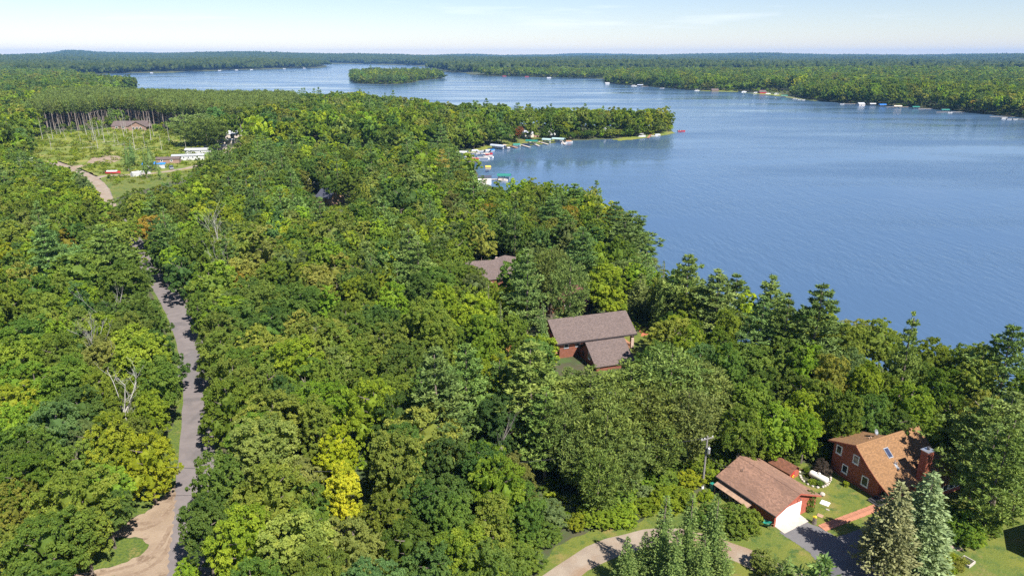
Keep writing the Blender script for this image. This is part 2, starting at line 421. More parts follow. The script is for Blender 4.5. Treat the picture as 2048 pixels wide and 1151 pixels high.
def land_z(X, Y):
    sd = lake_sd(X, Y)
    return np.clip(sd * (0.28 - 0.215 * smooth(230, 330, np.hypot(X, Y))), -2.0, 3.0) + np.where(sd > 0, hills(X, Y) * np.clip(sd / 200, 0, 1), 0)

def grid_mesh(name, mat):
    r = [25, 32, 40, 48, 56]
    y = 1240.0
    while y > 119:
        r.append(at(1024, y, 3)[1]); y -= 2.4 if y < 700 else 6
    while r[-1] < 14500: r.append(r[-1] * 1.045)
    th = np.concatenate([np.arange(-80, -42, 3.0), np.arange(-42, 42.01, 0.33), np.arange(45, 81, 3.0)]) * math.pi / 180
    r = np.array(r); RR, TT = np.meshgrid(r, th, indexing='ij')
    X, Y = (RR * np.sin(TT)).ravel(), (RR * np.cos(TT)).ravel()
    Z = land_z(X, Y)
    nr, nt = len(r), len(th)
    i = np.arange((nr - 1) * (nt - 1)); a = (i // (nt - 1)) * nt + i % (nt - 1)
    F = np.stack([a, a + 1, a + nt + 1, a + nt], 1)[:, ::-1]
    me = bpy.data.meshes.new(name)
    me.vertices.add(len(X)); me.vertices.foreach_set('co', np.stack([X, Y, Z], 1).ravel())
    me.loops.add(F.size); me.loops.foreach_set('vertex_index', F.ravel())
    me.polygons.add(len(F)); me.polygons.foreach_set('loop_start', np.arange(len(F)) * 4)
    me.update(); me.validate(); me.materials.append(mat)
    me.polygons.foreach_set('use_smooth', [True] * len(me.polygons))
    return link(bpy.data.objects.new(name, me))
tag(grid_mesh('ground', M['ground']), kind='structure')
wm = MB(); S = 14400
wm.add([(-S, -300, 0), (S, -300, 0), (S, S, 0), (-S, S, 0)], [(0, 1, 2, 3)])
tag(wm.build('lake_water', M['water']), kind='structure')

def sheet(name, pts, mat, z, kind='structure', wob=0.0, sub=0):
    """flat ground sheet on an outline given in metres; edges get an irregular line"""
    P = [Vector((x, y, z)) for x, y in pts]
    if wob:
        Q = []
        for i, p in enumerate(P):
            q = P[(i + 1) % len(P)]; k = max(1, int((q - p).length / (wob * 2.5)))
            nrm = Vector((-(q - p).y, (q - p).x, 0)).normalized() if (q - p).length > 0 else Vector()
            for j in range(k):
                Q.append(p.lerp(q, j / k) + nrm * rnd.uniform(-wob, wob) * (0.3 if j == 0 else 1))
        P = Q
    tri = tessellate_polygon([P])
    b = MB(); b.add(P, tri)
    o = b.build(name, mat)
    for p in o.data.polygons:
        if p.normal.z < 0: p.flip()
    return tag(o, kind=kind)
def spline(pts, step=3.0):
    pts = [Vector((p[0], p[1], 0)) for p in pts]; out = []
    for i in range(len(pts) - 1):
        p0, p1, p2, p3 = pts[max(i - 1, 0)], pts[i], pts[i + 1], pts[min(i + 2, len(pts) - 1)]
        k = max(2, int((p2 - p1).length / step))
        for j in range(k):
            t = j / k
            out.append(0.5 * ((2 * p1) + (p2 - p0) * t + (2 * p0 - 5 * p1 + 4 * p2 - p3) * t * t + (3 * p1 - p0 - 3 * p2 + p3) * t ** 3))
    return out + [pts[-1]]
def strip(name, pts, w, mat, z, rag=0.0):
    L, Rr = [], []
    for i, p in enumerate(pts):
        d = (pts[min(i + 1, len(pts) - 1)] - pts[max(i - 1, 0)]).normalized(); s = Vector((-d.y, d.x, 0))
        L.append(p + s * (w / 2 + rnd.uniform(-rag, rag))); Rr.append(p - s * (w / 2 + rnd.uniform(-rag, rag)))
    b = MB(); n = len(pts)
    b.add([(v.x, v.y, z) for v in L + Rr], [(i, i + n, i + n + 1, i + 1) for i in range(n - 1)])
    o = b.build(name, mat)
    for p in o.data.polygons:
        if p.normal.z < 0: p.flip()
    return tag(o, kind='structure')

ROAD = spline([at(*p) for p in [(352, 1420), (362, 1260), (374, 1140), (389, 960), (396, 850), (393, 740), (365, 645), (330, 580), (300, 532), (262, 475), (219, 412), (205, 378), (186, 358), (150, 340), (100, 322)]])
ROAD2 = spline([at(*p) for p in [(186, 358), (205, 352), (240, 350.5), (300, 347), (345, 341), (385, 334), (425, 322), (470, 296), (540, 262), (590, 236)]])
GRAVEL = spline([at(*p) for p in [(1040, 1215), (1080, 1180), (1128, 1147), (1190, 1108), (1262, 1082), (1330, 1072), (1400, 1080), (1455, 1098), (1515, 1124), (1600, 1165), (1680, 1200)]], 2)
strip('road_shoulder', ROAD, 7.2, M['verge'], 3.004, 0.5)
strip('road', ROAD, 5.0, M['asphalt'], 3.010, 0.10)
strip('lane', ROAD2, 4.8, M['gravel'], 3.022, 0.4)
strip('lane', [p for p in ROAD if p.length > 300], 4.8, M['gravel'], 3.016, 0.3)
for pts, nm in (([(351, 736), (385, 700), (405, 712), (416, 742), (400, 765), (362, 760)], 'road_patch'), ([(375, 750), (412, 742), (402, 772), (384, 778)], 'road_patch'), ([(336, 650), (356, 655), (352, 662), (340, 660)], 'road_patch')):
    sheet(nm, px_poly(pts), M['patch'], 3.015 if pts[0][0] != 375 else 3.019, wob=0.25)
DIRT = px_poly([(353, 965), (349, 1000), (344, 1060), (338, 1110), (334, 1170), (322, 1230), (40, 1230), (60, 1170), (110, 1151), (170, 1143), (230, 1131), (278, 1112), (299, 1088), (285, 1076), (243, 1073), (205, 1080), (150, 1075), (150, 1052), (205, 1055), (246, 1040), (290, 1026), (330, 990)])
sheet('dirt_turnoff', DIRT, M['dirt'], 3.014, wob=0.22)
M['rut'] = mottled('worn_rut', [((.17, .115, .075), (.23, .165, .115), .35, .65), (0, (.27, .20, .145), .50, .66)], [0.6, 3.0], 0.95)
for q in ([(345, 1010), (322, 1040), (285, 1058), (235, 1056)], [(349, 1000), (330, 1030), (290, 1046), (236, 1046)], [(343, 1050), (325, 1085), (290, 1120), (230, 1140), (150, 1160)], [(341, 1075), (330, 1105), (300, 1135), (245, 1155), (180, 1170)]):
    strip('tyre_track', spline([at(*p) for p in q], 1.5), .55, M['rut'], 3.018 + .004 * (q[0][0] % 3), .12)
WEDGE = px_poly([(353, 840), (352, 958), (330, 990), (290, 1026), (246, 1040), (230, 1010), (290, 960), (330, 880)])
sheet('verge', WEDGE, M['verge'], 3.007, wob=0.3)
GRASS2 = px_poly([(299, 1088), (278, 1112), (230, 1131), (170, 1143), (110, 1151), (40, 1175), (-60, 1190), (-60, 1140), (100, 1120), (205, 1080), (243, 1073), (285, 1076)])
sheet('verge', GRASS2, M['verge'], 3.006, wob=0.3)
YARD = px_poly([(1060, 1180), (1085, 1128), (1112, 1092), (1180, 1060), (1262, 1052), (1290, 1036), (1245, 1010), (1330, 985), (1420, 1000), (1440, 940), (1530, 905), (1600, 920), (1660, 938), (1700, 930), (1810, 855), (1870, 860), (1905, 890), (1960, 960), (2048, 1000), (2200, 1060), (2200, 1260), (1000, 1260)])
sheet('lawn', YARD, M['lawn'], 3.004, wob=0.35)
LAWN2 = px_poly([(1240, 668), (1290, 664), (1330, 680), (1330, 720), (1290, 740), (1262, 712)])
sheet('lawn', LAWN2, M['lawn'], 3.004, wob=0.5)
STRIPL = px_poly([(920, 1160), (950, 1132), (985, 1138), (980, 1170)])
sheet('verge', STRIPL, M['verge'], 3.004, wob=0.3)
strip('gravel_drive', GRAVEL, 3.2, M['gravel'], 3.012, 0.16)
DRIVE = px_poly([(1559, 1064), (1606, 1040), (1646, 1057), (1672, 1073), (1693, 1067), (1727, 1054), (1778, 1086), (1800, 1118), (1775, 1148), (1740, 1180), (1690, 1240), (1600, 1240), (1650, 1170), (1656, 1149), (1618, 1103)])
sheet('driveway', DRIVE, M['drive'], 3.018, wob=0.08)
# the cleared meadow below the pine plantation
MEADOW = px_poly([(50, 300), (66, 274), (95, 266), (175, 261), (230, 253), (310, 259), (350, 267), (400, 272), (420, 286), (432, 300), (415, 322), (385, 345), (330, 362), (300, 366), (240, 372), (212, 372), (170, 346), (120, 330), (70, 325)])
sheet('meadow', MEADOW, M['meadow'], 3.004, wob=2.0)
sheet('dirt_mound', px_poly([(172, 326), (185, 315), (208, 311), (238, 312), (242, 319), (225, 326), (196, 329)]), M['dirt'], 3.02, wob=0.5)
sheet('dirt_track', px_poly([(120, 338), (140, 333), (175, 328), (172, 332), (150, 338)]), M['dirt'], 3.02, wob=0.5)
sheet('mown_grass', px_poly([(205, 372), (190, 360), (230, 353), (300, 350), (345, 344), (385, 338), (375, 352), (340, 364), (300, 376), (255, 388), (226, 398), (214, 384)]), M['lawn'], 3.007, wob=0.6)
SHORE_LAWN = px_poly([(985, 292), (1005, 280), (1030, 271), (1055, 269), (1085, 270), (1115, 280), (1105, 283.5), (1060, 287.5), (1020, 291.5)], 1.2)
def drape(name, poly, mat, step=2.5, lift=.06):
    """sheet that follows the sloping ground"""
    xs, ys = [p[0] for p in poly], [p[1] for p in poly]
    nx, ny = int((max(xs) - min(xs)) / step) + 2, int((max(ys) - min(ys)) / step) + 2
    gx, gy = np.meshgrid(min(xs) + np.arange(nx) * step, min(ys) + np.arange(ny) * step)
    gz = np.maximum(land_z(gx.ravel(), gy.ravel()), .02).reshape(gx.shape) + lift
    ok = inside(poly, gx + step / 2, gy + step / 2); b = MB(); idx = np.arange(nx * ny).reshape(gx.shape)
    b.v = [tuple(p) for p in np.stack([gx.ravel(), gy.ravel(), gz.ravel()], 1)]
    b.f = [(idx[j, i], idx[j, i + 1], idx[j + 1, i + 1], idx[j + 1, i]) for j in range(ny - 1) for i in range(nx - 1) if ok[j, i]]
    return tag(b.build(name, mat), kind='structure')
drape('shore_lawn', SHORE_LAWN, M['lawn'])
BACKYARD = px_poly([(655, 395), (700, 392), (720, 402), (700, 414), (655, 412)])
sheet('backyard', BACKYARD, M['lawn'], 3.004, wob=0.5)
for pts in ([(1225, 276), (1260, 271), (1300, 266), (1345, 260), (1349, 264), (1330, 268), (1280, 275), (1240, 279)], [(905, 308), (940, 298), (975, 288), (990, 291), (962, 299), (925, 308)], [(1390, 181), (1440, 179), (1480, 181), (1475, 183), (1420, 182)], [(1480, 184), (1560, 187), (1615, 197), (1640, 201), (1600, 198), (1540, 189)], [(305, 146), (345, 143.5), (350, 145), (310, 146.2)]):
    drape('shore_bank', px_poly(pts, 1.0), M['meadow'], 3.0 if pts[0][1] > 170 else 9.0)
# ---------------------------------------------------------------- buildings
def window(parent, axis, c, w, h, side, frame='white', sill=True):
    """window on a wall facing along axis ('x' or 'y'), side = -1/+1 outward; frame with a pane and a sill as sub-parts"""
    cx, cyy, cz = c; t = 0.07
    def bx(b, u0, u1, z0, z1, d0, d1):
        d0, d1 = sorted((d0 * side, d1 * side))
        if axis == 'x': b.box((cx + d0, cyy + u0, cz + z0), (cx + d1, cyy + u1, cz + z1))
        else: b.box((cx + u0, cyy + d0, cz + z0), (cx + u1, cyy + d1, cz + z1))
    f = MB(); W, H = w / 2, h / 2
    bx(f, -W - t, -W + t, -H - t, H + t, -0.02, 0.06); bx(f, W - t, W + t, -H - t, H + t, -0.02, 0.06)
    bx(f, -W + t, W - t, H - t, H + t, -0.02, 0.06); bx(f, -W + t, W - t, -H - t, -H + t, -0.02, 0.06)
    fo = f.build('window', M[frame], parent)
    p = MB(); bx(p, -W + t, W - t, -H + t, H - t, -0.02, 0.025); p.build('pane', M['glass'], fo)
    if sill:
        s = MB(); bx(s, -W - t - .04, W + t + .04, -H - t - .06, -H - t, -0.02, 0.10); s.build('sill', M[frame], fo)
    return fo

def gable_house(name, label, loc, rz, L, Wd, eave, peak, wall, roof, ov=0.35, wins=(), group=None, chimney=None, cat='house', trim='white', ridge_cap=True):
    """ridge along local x from 0..L, depth along y 0..Wd; wins: (side, position, z, w, h)"""
    t = thing(name, label, cat, loc, rz, group)
    b = MB(); b.prism([(0, -.3), (Wd, -.3), (Wd, eave - .12), (Wd / 2, peak - .16), (0, eave - .12)], 'x', 0, L); b.build('wall', M[wall], t)
    k = (peak - eave) / (Wd / 2)
    ro = MB()
    ro.slab([(-ov, -ov, eave - k * ov), (L + ov, -ov, eave - k * ov), (L + ov, Wd / 2, peak), (-ov, Wd / 2, peak)], .1)
    ro.slab([(-ov, Wd + ov, eave - k * ov), (L + ov, Wd + ov, eave - k * ov), (L + ov, Wd / 2 + .002, peak - .002), (-ov, Wd / 2 + .002, peak - .002)], .1)
    r = ro.build('roof', M[roof], t)
    for s, p, z, w, h in wins:
        if s == 'front': window(t, 'y', (p, 0, z), w, h, -1, trim, False)
        elif s == 'back': window(t, 'y', (p, Wd, z), w, h, 1, trim, False)
        elif s == 'left': window(t, 'x', (0, p, z), w, h, -1, trim, False)
        else: window(t, 'x', (L, p, z), w, h, 1, trim, False)
    if chimney:
        c = MB(); x, y, w, h = chimney; c.box((x - w / 2, y - w / 2, eave), (x + w / 2, y + w / 2, h)); c.build('chimney', M['pillar'], r)
    return t

# --- the tan-roofed cedar house
HX, HY = at(1660, 938); HRZ = R(24.5)
house = thing('cedar_house', 'red cedar sided house with a long tan shingle roof and brick red chimney', 'house', (HX, HY, 3), HRZ)
front = [(-3.66, 6.14), (-4.63, 5.28), (-6.1, 4.05), (-7.59, 2.97), (-8.6, 2.42), (-9.6, 1.96)]
b = MB()
b.prism([(0, -.3), (0, 4.42), (-3.66, 5.96), (-4.63, 5.10), (-6.1, 3.87), (-7.7, 2.72), (-7.7, -.3)], 'x', 0, 5.5)
b.prism([(-.1, -.3), (-.1, 2.5), (-3.66, 5.94), (-4.63, 5.08), (-6.1, 3.85), (-7.7, 2.70), (-7.7, -.3)], 'x', 5.502, 12.0)
b.prism([(-7.702, -.3), (-7.702, 2.70), (-9.2, 1.98), (-9.2, -.3)], 'x', 2.6, 11.95)
b.build('wall', M['cedar'], house)
ro = MB()
for (y0, z0), (y1, z1) in zip(front[:-1], front[1:]):
    ro.slab([(-.4, y1, z1), (12.3, y1, z1), (12.3, y0, z0), (-.4, y0, z0)], .14)
ro.slab([(-.4, -3.662, 6.13), (5.7, -3.662, 6.13), (5.7, .75, 4.62), (-.4, .75, 4.62)], .14)
ro.slab([(5.702, -3.664, 6.12), (12.3, -3.664, 6.12), (12.3, .6, 2.35), (5.702, .6, 2.35)], .14)
roof = ro.build('roof', M['roof_tan'], house)
cp = MB()
for k in range(32):
    x = -.4 + k * .397; cp.slab([(x, -3.82, 6.05), (x + .41, -3.82, 6.05 + .012), (x + .41, -3.66, 6.185), (x, -3.66, 6.17)], .02); cp.slab([(x, -3.66, 6.172), (x + .41, -3.66, 6.187), (x + .41, -3.5, 6.13), (x, -3.5, 6.12)], .02)
tag(cp.build('ridge_cap', M['roof_tan'], roof), kind='stuff')
fa = MB()
for (y0, z0), (y1, z1) in zip(front[:-1], front[1:]):
    fa.add([(-.43, y1, z1 - .02), (-.43, y0, z0 - .02), (-.43, y0, z0 - .24), (-.43, y1, z1 - .24), (-.402, y1, z1 - .02), (-.402, y0, z0 - .02), (-.402, y0, z0 - .24), (-.402, y1, z1 - .24)],
           [(0, 1, 2, 3), (7, 6, 5, 4), (0, 4, 5, 1), (1, 5, 6, 2), (2, 6, 7, 3), (3, 7, 4, 0)])
fa.add([(-.43, .75, 4.60), (-.43, -3.66, 6.11), (-.43, -3.66, 5.89), (-.43, .75, 4.38), (-.402, .75, 4.60), (-.402, -3.66, 6.11), (-.402, -3.66, 5.89), (-.402, .75, 4.38)],
       [(0, 1, 2, 3), (7, 6, 5, 4), (0, 4, 5, 1), (1, 5, 6, 2), (2, 6, 7, 3), (3, 7, 4, 0)])
fa.build('fascia', M['garage_red'], house)
for yy, zz, w, h in ((-.95, 3.82, .85, 1.2), (-3.8, 3.85, .85, 1.2), (-2.35, 1.5, .85, 1.2), (-5.65, 1.48, .95, 1.35)):
    window(house, 'x', (0, yy, zz), w, h, -1)
# porch under the low corner of the roof
pf = MB(); pf.box((.05, -9.15, .0), (2.58, -7.72, .55)); pf.build('porch_floor', M['deck_wood'], house)
for x in (.12, 2.3):
    pp = MB(); pp.box((x, -9.2, .552), (x + .14, -9.06, 2.1)); pp.build('porch_post', M['deck_wood'], house)
pd = MB(); pd.box((2.55, -8.95, .56), (2.597, -8.05, 1.95)); d_ = pd.build('door', M['dark_metal'], house)
st = thing('porch_steps', 'dark wooden steps from the clay walkway up to the house porch', 'steps', (HX, HY, 3), HRZ)
for k in range(4):
    s = MB(); s.box((-1.45 + k * .36, -9.1, .06 + k * .13), (-1.13 + k * .36, -7.6, .12 + k * .13)); s.build('step', M['dark_metal'], st)
for y in (-9.16, -7.57):
    s = MB(); s.box((-1.45, y, 0), (0, y + .05, .3)); s.build('stringer', M['dark_metal'], st)
# chimney, skylight, dish, pipes
ch = MB(); ch.box((5.75, -9.75, -.2), (7.05, -8.8, 6.75)); cho = ch.build('chimney', M['cedar'], house)
cc = MB(); cc.box((5.64, -9.86, 6.752), (7.16, -8.69, 6.85)); cc.build('chimney_cap', M['metal'], cho)
fl = MB(); fl.tube([(6.5, -9.25, 6.85), (6.5, -9.25, 7.15)], .17, 10); fl.tube([(6.5, -9.25, 7.15), (6.5, -9.25, 7.25)], [.27, .2], 10); fl.build('flue', M['dark_metal'], cho)
def on_front(x, y, up=0.0):
    for (y0, z0), (y1, z1) in zip(front[:-1], front[1:]):
        if y1 <= y <= y0: return (x, y, z0 + (z1 - z0) * (y - y0) / (y1 - y0) + up)
sk = MB(); a_, b_ = on_front(4.15, -5.95, .10), on_front(4.15, -4.8, .10)
sk.slab([(3.75, a_[1], a_[2]), (4.65, a_[1], a_[2]), (4.65, b_[1], b_[2]), (3.75, b_[1], b_[2])], .16); sko = sk.build('skylight', M['metal'], house)
sp = MB(); a_, b_ = on_front(4.15, -5.86, .112), on_front(4.15, -4.89, .112)
sp.slab([(3.84, a_[1], a_[2]), (4.56, a_[1], a_[2]), (4.56, b_[1], b_[2]), (3.84, b_[1], b_[2])], .03); sp.build('pane', M['skylight'], sko)
for x, y, h in ((4.1, -6.6, .55), (4.35, -6.75, .45)):
    vp = MB(); p = on_front(x, y); vp.tube([(p[0], p[1], p[2] - .1), (p[0], p[1], p[2] + h)], .07, 8); vp.build('vent_pipe', M['metal'], house)
fs = MB(); a_, b_ = on_front(4.2, -7.3, .012), on_front(4.2, -6.45, .012)
fs.slab([(4.0, a_[1], a_[2]), (4.45, a_[1], a_[2]), (4.45, b_[1], b_[2]), (4.0, b_[1], b_[2])], .02); fs.build('flashing', M['metal'], house)
for x in (3.1, 3.5):
    vp = MB(); vp.tube([(x, -2.9, 5.8), (x, -2.9, 6.1)], [.1, .13], 8); vp.build('roof_vent', M['plank'], house)
dish = thing('satellite_dish', 'small grey satellite dish standing on the tan house roof', 'satellite dish', (0, 0, 0)); dish.location = Matrix.Translation((HX, HY, 3)) @ Matrix.Rotation(HRZ, 4, 'Z') @ Vector((4.35, -2.7, 5.8)); 
dm = MB(); dm.tube([(0, 0, -.1), (0, 0, .55), (.1, -.1, .75)], .035, 6); dm.build('mast', M['metal'], dish)
dd = MB(); vs, fsx = [(.1, -.1, .78)], []
for k in range(14):
    a = k * 2 * math.pi / 14; n_ = Vector((.55, -.7, .45)).normalized(); e_ = n_.orthogonal().normalized(); f_ = n_.cross(e_)
    vs.append(Vector((.1, -.1, .8)) + n_ * .12 + (e_ * math.cos(a) + f_ * math.sin(a)) * .42)
dd.add(vs, [(0, 1 + k, 1 + (k + 1) % 14) for k in range(14)]); do = dd.build('reflector', M['metal'], dish)
so = do.modifiers.new('thick', 'SOLIDIFY'); so.thickness = 0.02
da = MB(); da.tube([(.1, -.1, .45), (.5, -.62, .85)], .02, 5); da.build('feed_arm', M['dark_metal'], dish)
# low wing beyond the chimney
wgb = MB(); wgb.prism([(-9.0, -.3), (-9.0, 3.0), (-11.0, 2.25), (-11.0, -.3)], 'x', 7.6, 12.4); wgb.build('wing_wall', M['garage_red'], house)
wr = MB(); wr.slab([(7.3, -11.5, 2.25), (12.8, -11.5, 2.25), (12.8, -7.3, 3.75), (7.3, -7.3, 3.75)], .13); wr.build('wing_roof', M['roof_tan'], house)
for x in (9.0, 10.3, 11.5): window(house, 'y', (x, -11.0, 1.35), 1.0, 1.1, -1, 'white', False)

# --- red garage
GX, GY = at(1547, 1053); GRZ = R(30)
gar = thing('garage', 'red garage with brown gable roof and a wide white overhead door', 'garage', (GX, GY, 3), GRZ)
b = MB(); b.prism([(0, -.3), (8, -.3), (8, 2.05), (4, 3.66), (0, 2.05)], 'y', 0, 9.5); b.build('wall', M['garage_red'], gar)
ro = MB(); k = (3.84 - 2.15) / 4
ro.slab([(-.38, -.4, 2.15 - k * .38), (-.38, 9.8, 2.15 - k * .38), (4, 9.8, 3.84), (4, -.4, 3.84)], .1)
ro.slab([(8.38, -.4, 2.15 - k * .38), (8.38, 9.8, 2.15 - k * .38), (4.002, 9.8, 3.838), (4.002, -.4, 3.838)], .1)
gr = ro.build('roof', M['roof_garage'], gar)
rc = MB(); rc.slab([(3.83, -.4, 3.80), (3.83, 9.8, 3.80), (4.0, 9.8, 3.865), (4.0, -.4, 3.865)], .02); rc.slab([(4.17, -.4, 3.80), (4.17, 9.8, 3.80), (4.0, 9.8, 3.866), (4.0, -.4, 3.866)], .02); rc.build('ridge_cap', M['roof_garage'], gr)
gf = MB()
for s in (0, 1):
    x0, x1 = (-.38, 4) if s == 0 else (8.38, 4)
    z0, z1 = 2.15 - k * .38 - .1, 3.74
    gf.add([(x0, -.43, z0 + .1), (x1, -.43, z1 + .1), (x1, -.43, z1 - .12), (x0, -.43, z0 - .12), (x0, -.402, z0 + .1), (x1, -.402, z1 + .1), (x1, -.402, z1 - .12), (x0, -.402, z0 - .12)],
           [(0, 1, 2, 3), (7, 6, 5, 4), (0, 4, 5, 1), (1, 5, 6, 2), (2, 6, 7, 3), (3, 7, 4, 0)])
gf.build('fascia', M['garage_red'], gar)
gu = MB(); gu.box((-.50, -.4, 1.84), (-.385, 9.8, 1.97)); gu.build('gutter', M['gutter'], gar)
dr = MB(); dr.box((.30, -.04, 0), (4.95, .02, 2.15)); dro = dr.build('overhead_door', M['white'], gar)
for j in range(4):
    p = MB(); p.box((.42, -.075, .03 + j * .51), (4.83, -.042, .52 + j * .51)); p.build('panel', M['white'], dro)
lp = MB(); lp.tube([(4.2, -.05, 2.9), (4.2, -.3, 2.95), (4.2, -.35, 2.8)], [.03, .03, .1], 6); lp.build('wall_lamp', M['dark_metal'], gar)
vt = MB(); vt.tube([(2.2, 7.6, 2.9), (2.2, 7.6, 3.4), (2.45, 7.7, 3.5)], .04, 6); vt.build('vent_pipe', M['dark_metal'], gr)
ls = MB(); ls.slab([(-1.25, 3.3, 1.25), (-1.25, 9.3, 1.25), (-.02, 9.3, 1.62), (-.02, 3.3, 1.62)], .06); ls.build('lean_to_roof', M['plank'], gar)
for y in (3.5, 6.3, 9.0):
    p = MB(); p.box((-1.2, y, -.1), (-1.1, y + .1, 1.2)); p.build('lean_to_post', M['plank'], gar)
def gl(x, y, z=0): return Matrix.Translation((GX, GY, 3)) @ Matrix.Rotation(GRZ, 4, 'Z') @ Vector((x, y, z))
ap = [gl(.2, -.02), gl(5.0, -.02), gl(4.9, -1.5), gl(.1, -1.6)]
tag(MB().slab([(v.x, v.y, 3.05) for v in ap], .12).build('concrete_apron', M['concrete']), kind='structure')
for j in range(3):
    for i in range(9):
        if (i + j) % 7 == 3: continue
        p = gl(-.35 - .06 * j, 3.9 + i * .58 + j * .1, .12 + j * .24)
        lg = thing('log', 'split firewood log stacked under the lean-to of the red garage', 'log', p, GRZ, 'firewood stacked beside the garage')
        MB().tube([(-.28, 0, 0), (.28, 0, 0)], [.115, .12], 7).build('log_body', M['bark_grey'], lg)
# wheelbarrow, bin
wb = thing('wheelbarrow', 'teal wheelbarrow standing by the red garage side wall', 'wheelbarrow', gl(-.75, .35), GRZ + .5)
MB().add([(-.25, -.3, .35), (.25, -.3, .35), (.25, .35, .35), (-.25, .35, .35), (-.4, -.45, .75), (.4, -.45, .75), (.4, .55, .75), (-.4, .55, .75)], [(0, 3, 2, 1), (0, 1, 5, 4), (1, 2, 6, 5), (2, 3, 7, 6), (3, 0, 4, 7)]).build('tray', M['teal'], wb)
MB().tube([(-.06, .75, .2), (.06, .75, .2)], .2, 10).build('wheel', M['dark_metal'], wb)
for s in (-1, 1):
    MB().tube([(.12 * s, .75, .22), (.28 * s, -.2, .4), (.32 * s, -1.0, .6)], .025, 6).build('handle', M['plank'], wb)
    MB().tube([(.28 * s, -.25, .36), (.28 * s, -.35, 0)], .025, 6).build('leg', M['dark_metal'], wb)
bn = thing('storage_bin', 'teal storage bin at the far corner of the red garage', 'bin', gl(-.75, 9.75), GRZ)
MB().box((-.35, -.3, 0), (.35, .3, .9)).build('bin_body', M['teal'], bn); MB().box((-.38, -.33, .902), (.38, .33, .98)).build('lid', M['teal'], bn)

# --- small shed behind the garage
SX, SY = at(1578, 960)
sh = thing('garden_shed', 'small rust roofed red shed tucked behind the garage', 'shed', (SX, SY, 3), R(33))
b = MB(); b.prism([(0, -.2), (2.1, -.2), (2.1, 1.25), (1.05, 1.95), (0, 1.25)], 'y', 0, 3.3); b.build('wall', M['garage_red'], sh)
ro = MB(); ro.slab([(-.25, -.3, 1.15), (-.25, 3.5, 1.15), (1.05, 3.5, 2.1), (1.05, -.3, 2.1)], .07); ro.slab([(2.35, -.3, 1.15), (2.35, 3.5, 1.15), (1.052, 3.5, 2.098), (1.052, -.3, 2.098)], .07); ro.build('roof', M['roof_rust'], sh)
MB().box((.35, -.04, .05), (1.0, .01, 1.2)).build('door', M['red_paint'], sh)
MB().box((.75, -.05, 1.35), (1.35, .01, 1.7)).build('gable_vent', M['dark_metal'], sh)
MB().ball((.55, -.12, .45), .13, 8, 5).ball((.72, -.12, .62), .11, 8, 5).build('wreath', M['flower'], sh)

# --- brown-roofed log house in the middle
BX, BY = 7.46, 130.2; BRZ = math.atan2(5.5, 16.6)
bh = thing('log_house', 'stained log house with a broad taupe shingle roof and side wing', 'house', (BX, BY, 3), BRZ)
b = MB(); b.prism([(-4.7, -.3), (4.7, -.3), (4.7, 3.75), (0, 6.42), (-4.7, 3.75)], 'x', .5, 14.6); b.build('wall', M['log'], bh)
ro = MB(); ro.slab([(-.35, -5.35, 3.42), (17.2, -5.35, 3.42), (17.2, 0, 6.6), (-.35, 0, 6.6)], .16); ro.slab([(-.35, 5.35, 3.42), (17.2, 5.35, 3.42), (17.2, .002, 6.598), (-.35, .002, 6.598)], .16)
ro.build('roof', M['roof_brown'], bh)
MB().box((-.35, -5.45, 3.15), (17.2, -5.36, 3.36)).build('gutter', M['gutter'], bh)
for x, z in ((1.9, 2.6), (4.4, 2.6), (13.2, 2.6)): window(bh, 'y', (x, -4.7, z), .9, 1.0, -1, 'metal')
for y, z in ((-2.2, 1.6), (1.6, 1.6), (0, 4.4)): window(bh, 'x', (.5, y, z), 1.0, 1.2, -1, 'dark_metal')
for y in (-4.9, 4.4): MB().box((16.2, y, -.3), (16.8, y + .6, 3.6)).build('pillar', M['pillar'], bh)
MB().prism([(-4.6, -.2), (4.6, -.2), (4.6, .5), (-4.6, .5)], 'x', 14.62, 17).build('porch_floor', M['deck_wood'], bh)
for j in range(9):
    MB().box((14.7 + j * .26, -4.72, .502), (14.76 + j * .26, -4.66, 1.35)).build('baluster', M['deck_wood'], bh)
MB().box((14.65, -4.76, 1.352), (17, -4.62, 1.42)).build('rail', M['deck_wood'], bh)
# wing
WX = 4.5
b = MB(); b.prism([(-12.6, -.3), (-4.72, -.3), (-4.72, 1.4), (-7.9, 4.0), (-12.6, 1.16)], 'x', WX + .4, WX + 8.1); b.build('wing_wall', M['log'], bh)
ro = MB(); ro.slab([(WX, -13.0, 1.08), (WX + 8.4, -13.0, 1.08), (WX + 8.4, -7.9, 4.2), (WX, -7.9, 4.2)], .14); ro.slab([(WX, -4.73, 2.26), (WX + 8.4, -4.73, 2.26), (WX + 8.4, -7.898, 4.198), (WX, -7.898, 4.198)], .14); ro.build('wing_roof', M['roof_brown'], bh)
window(bh, 'x', (WX + .4, -9.2, 2.0), .9, 1.5, -1, 'white')
window(bh, 'x', (WX + .4, -6.4, 1.2), .8, 1.0, -1, 'dark_metal')
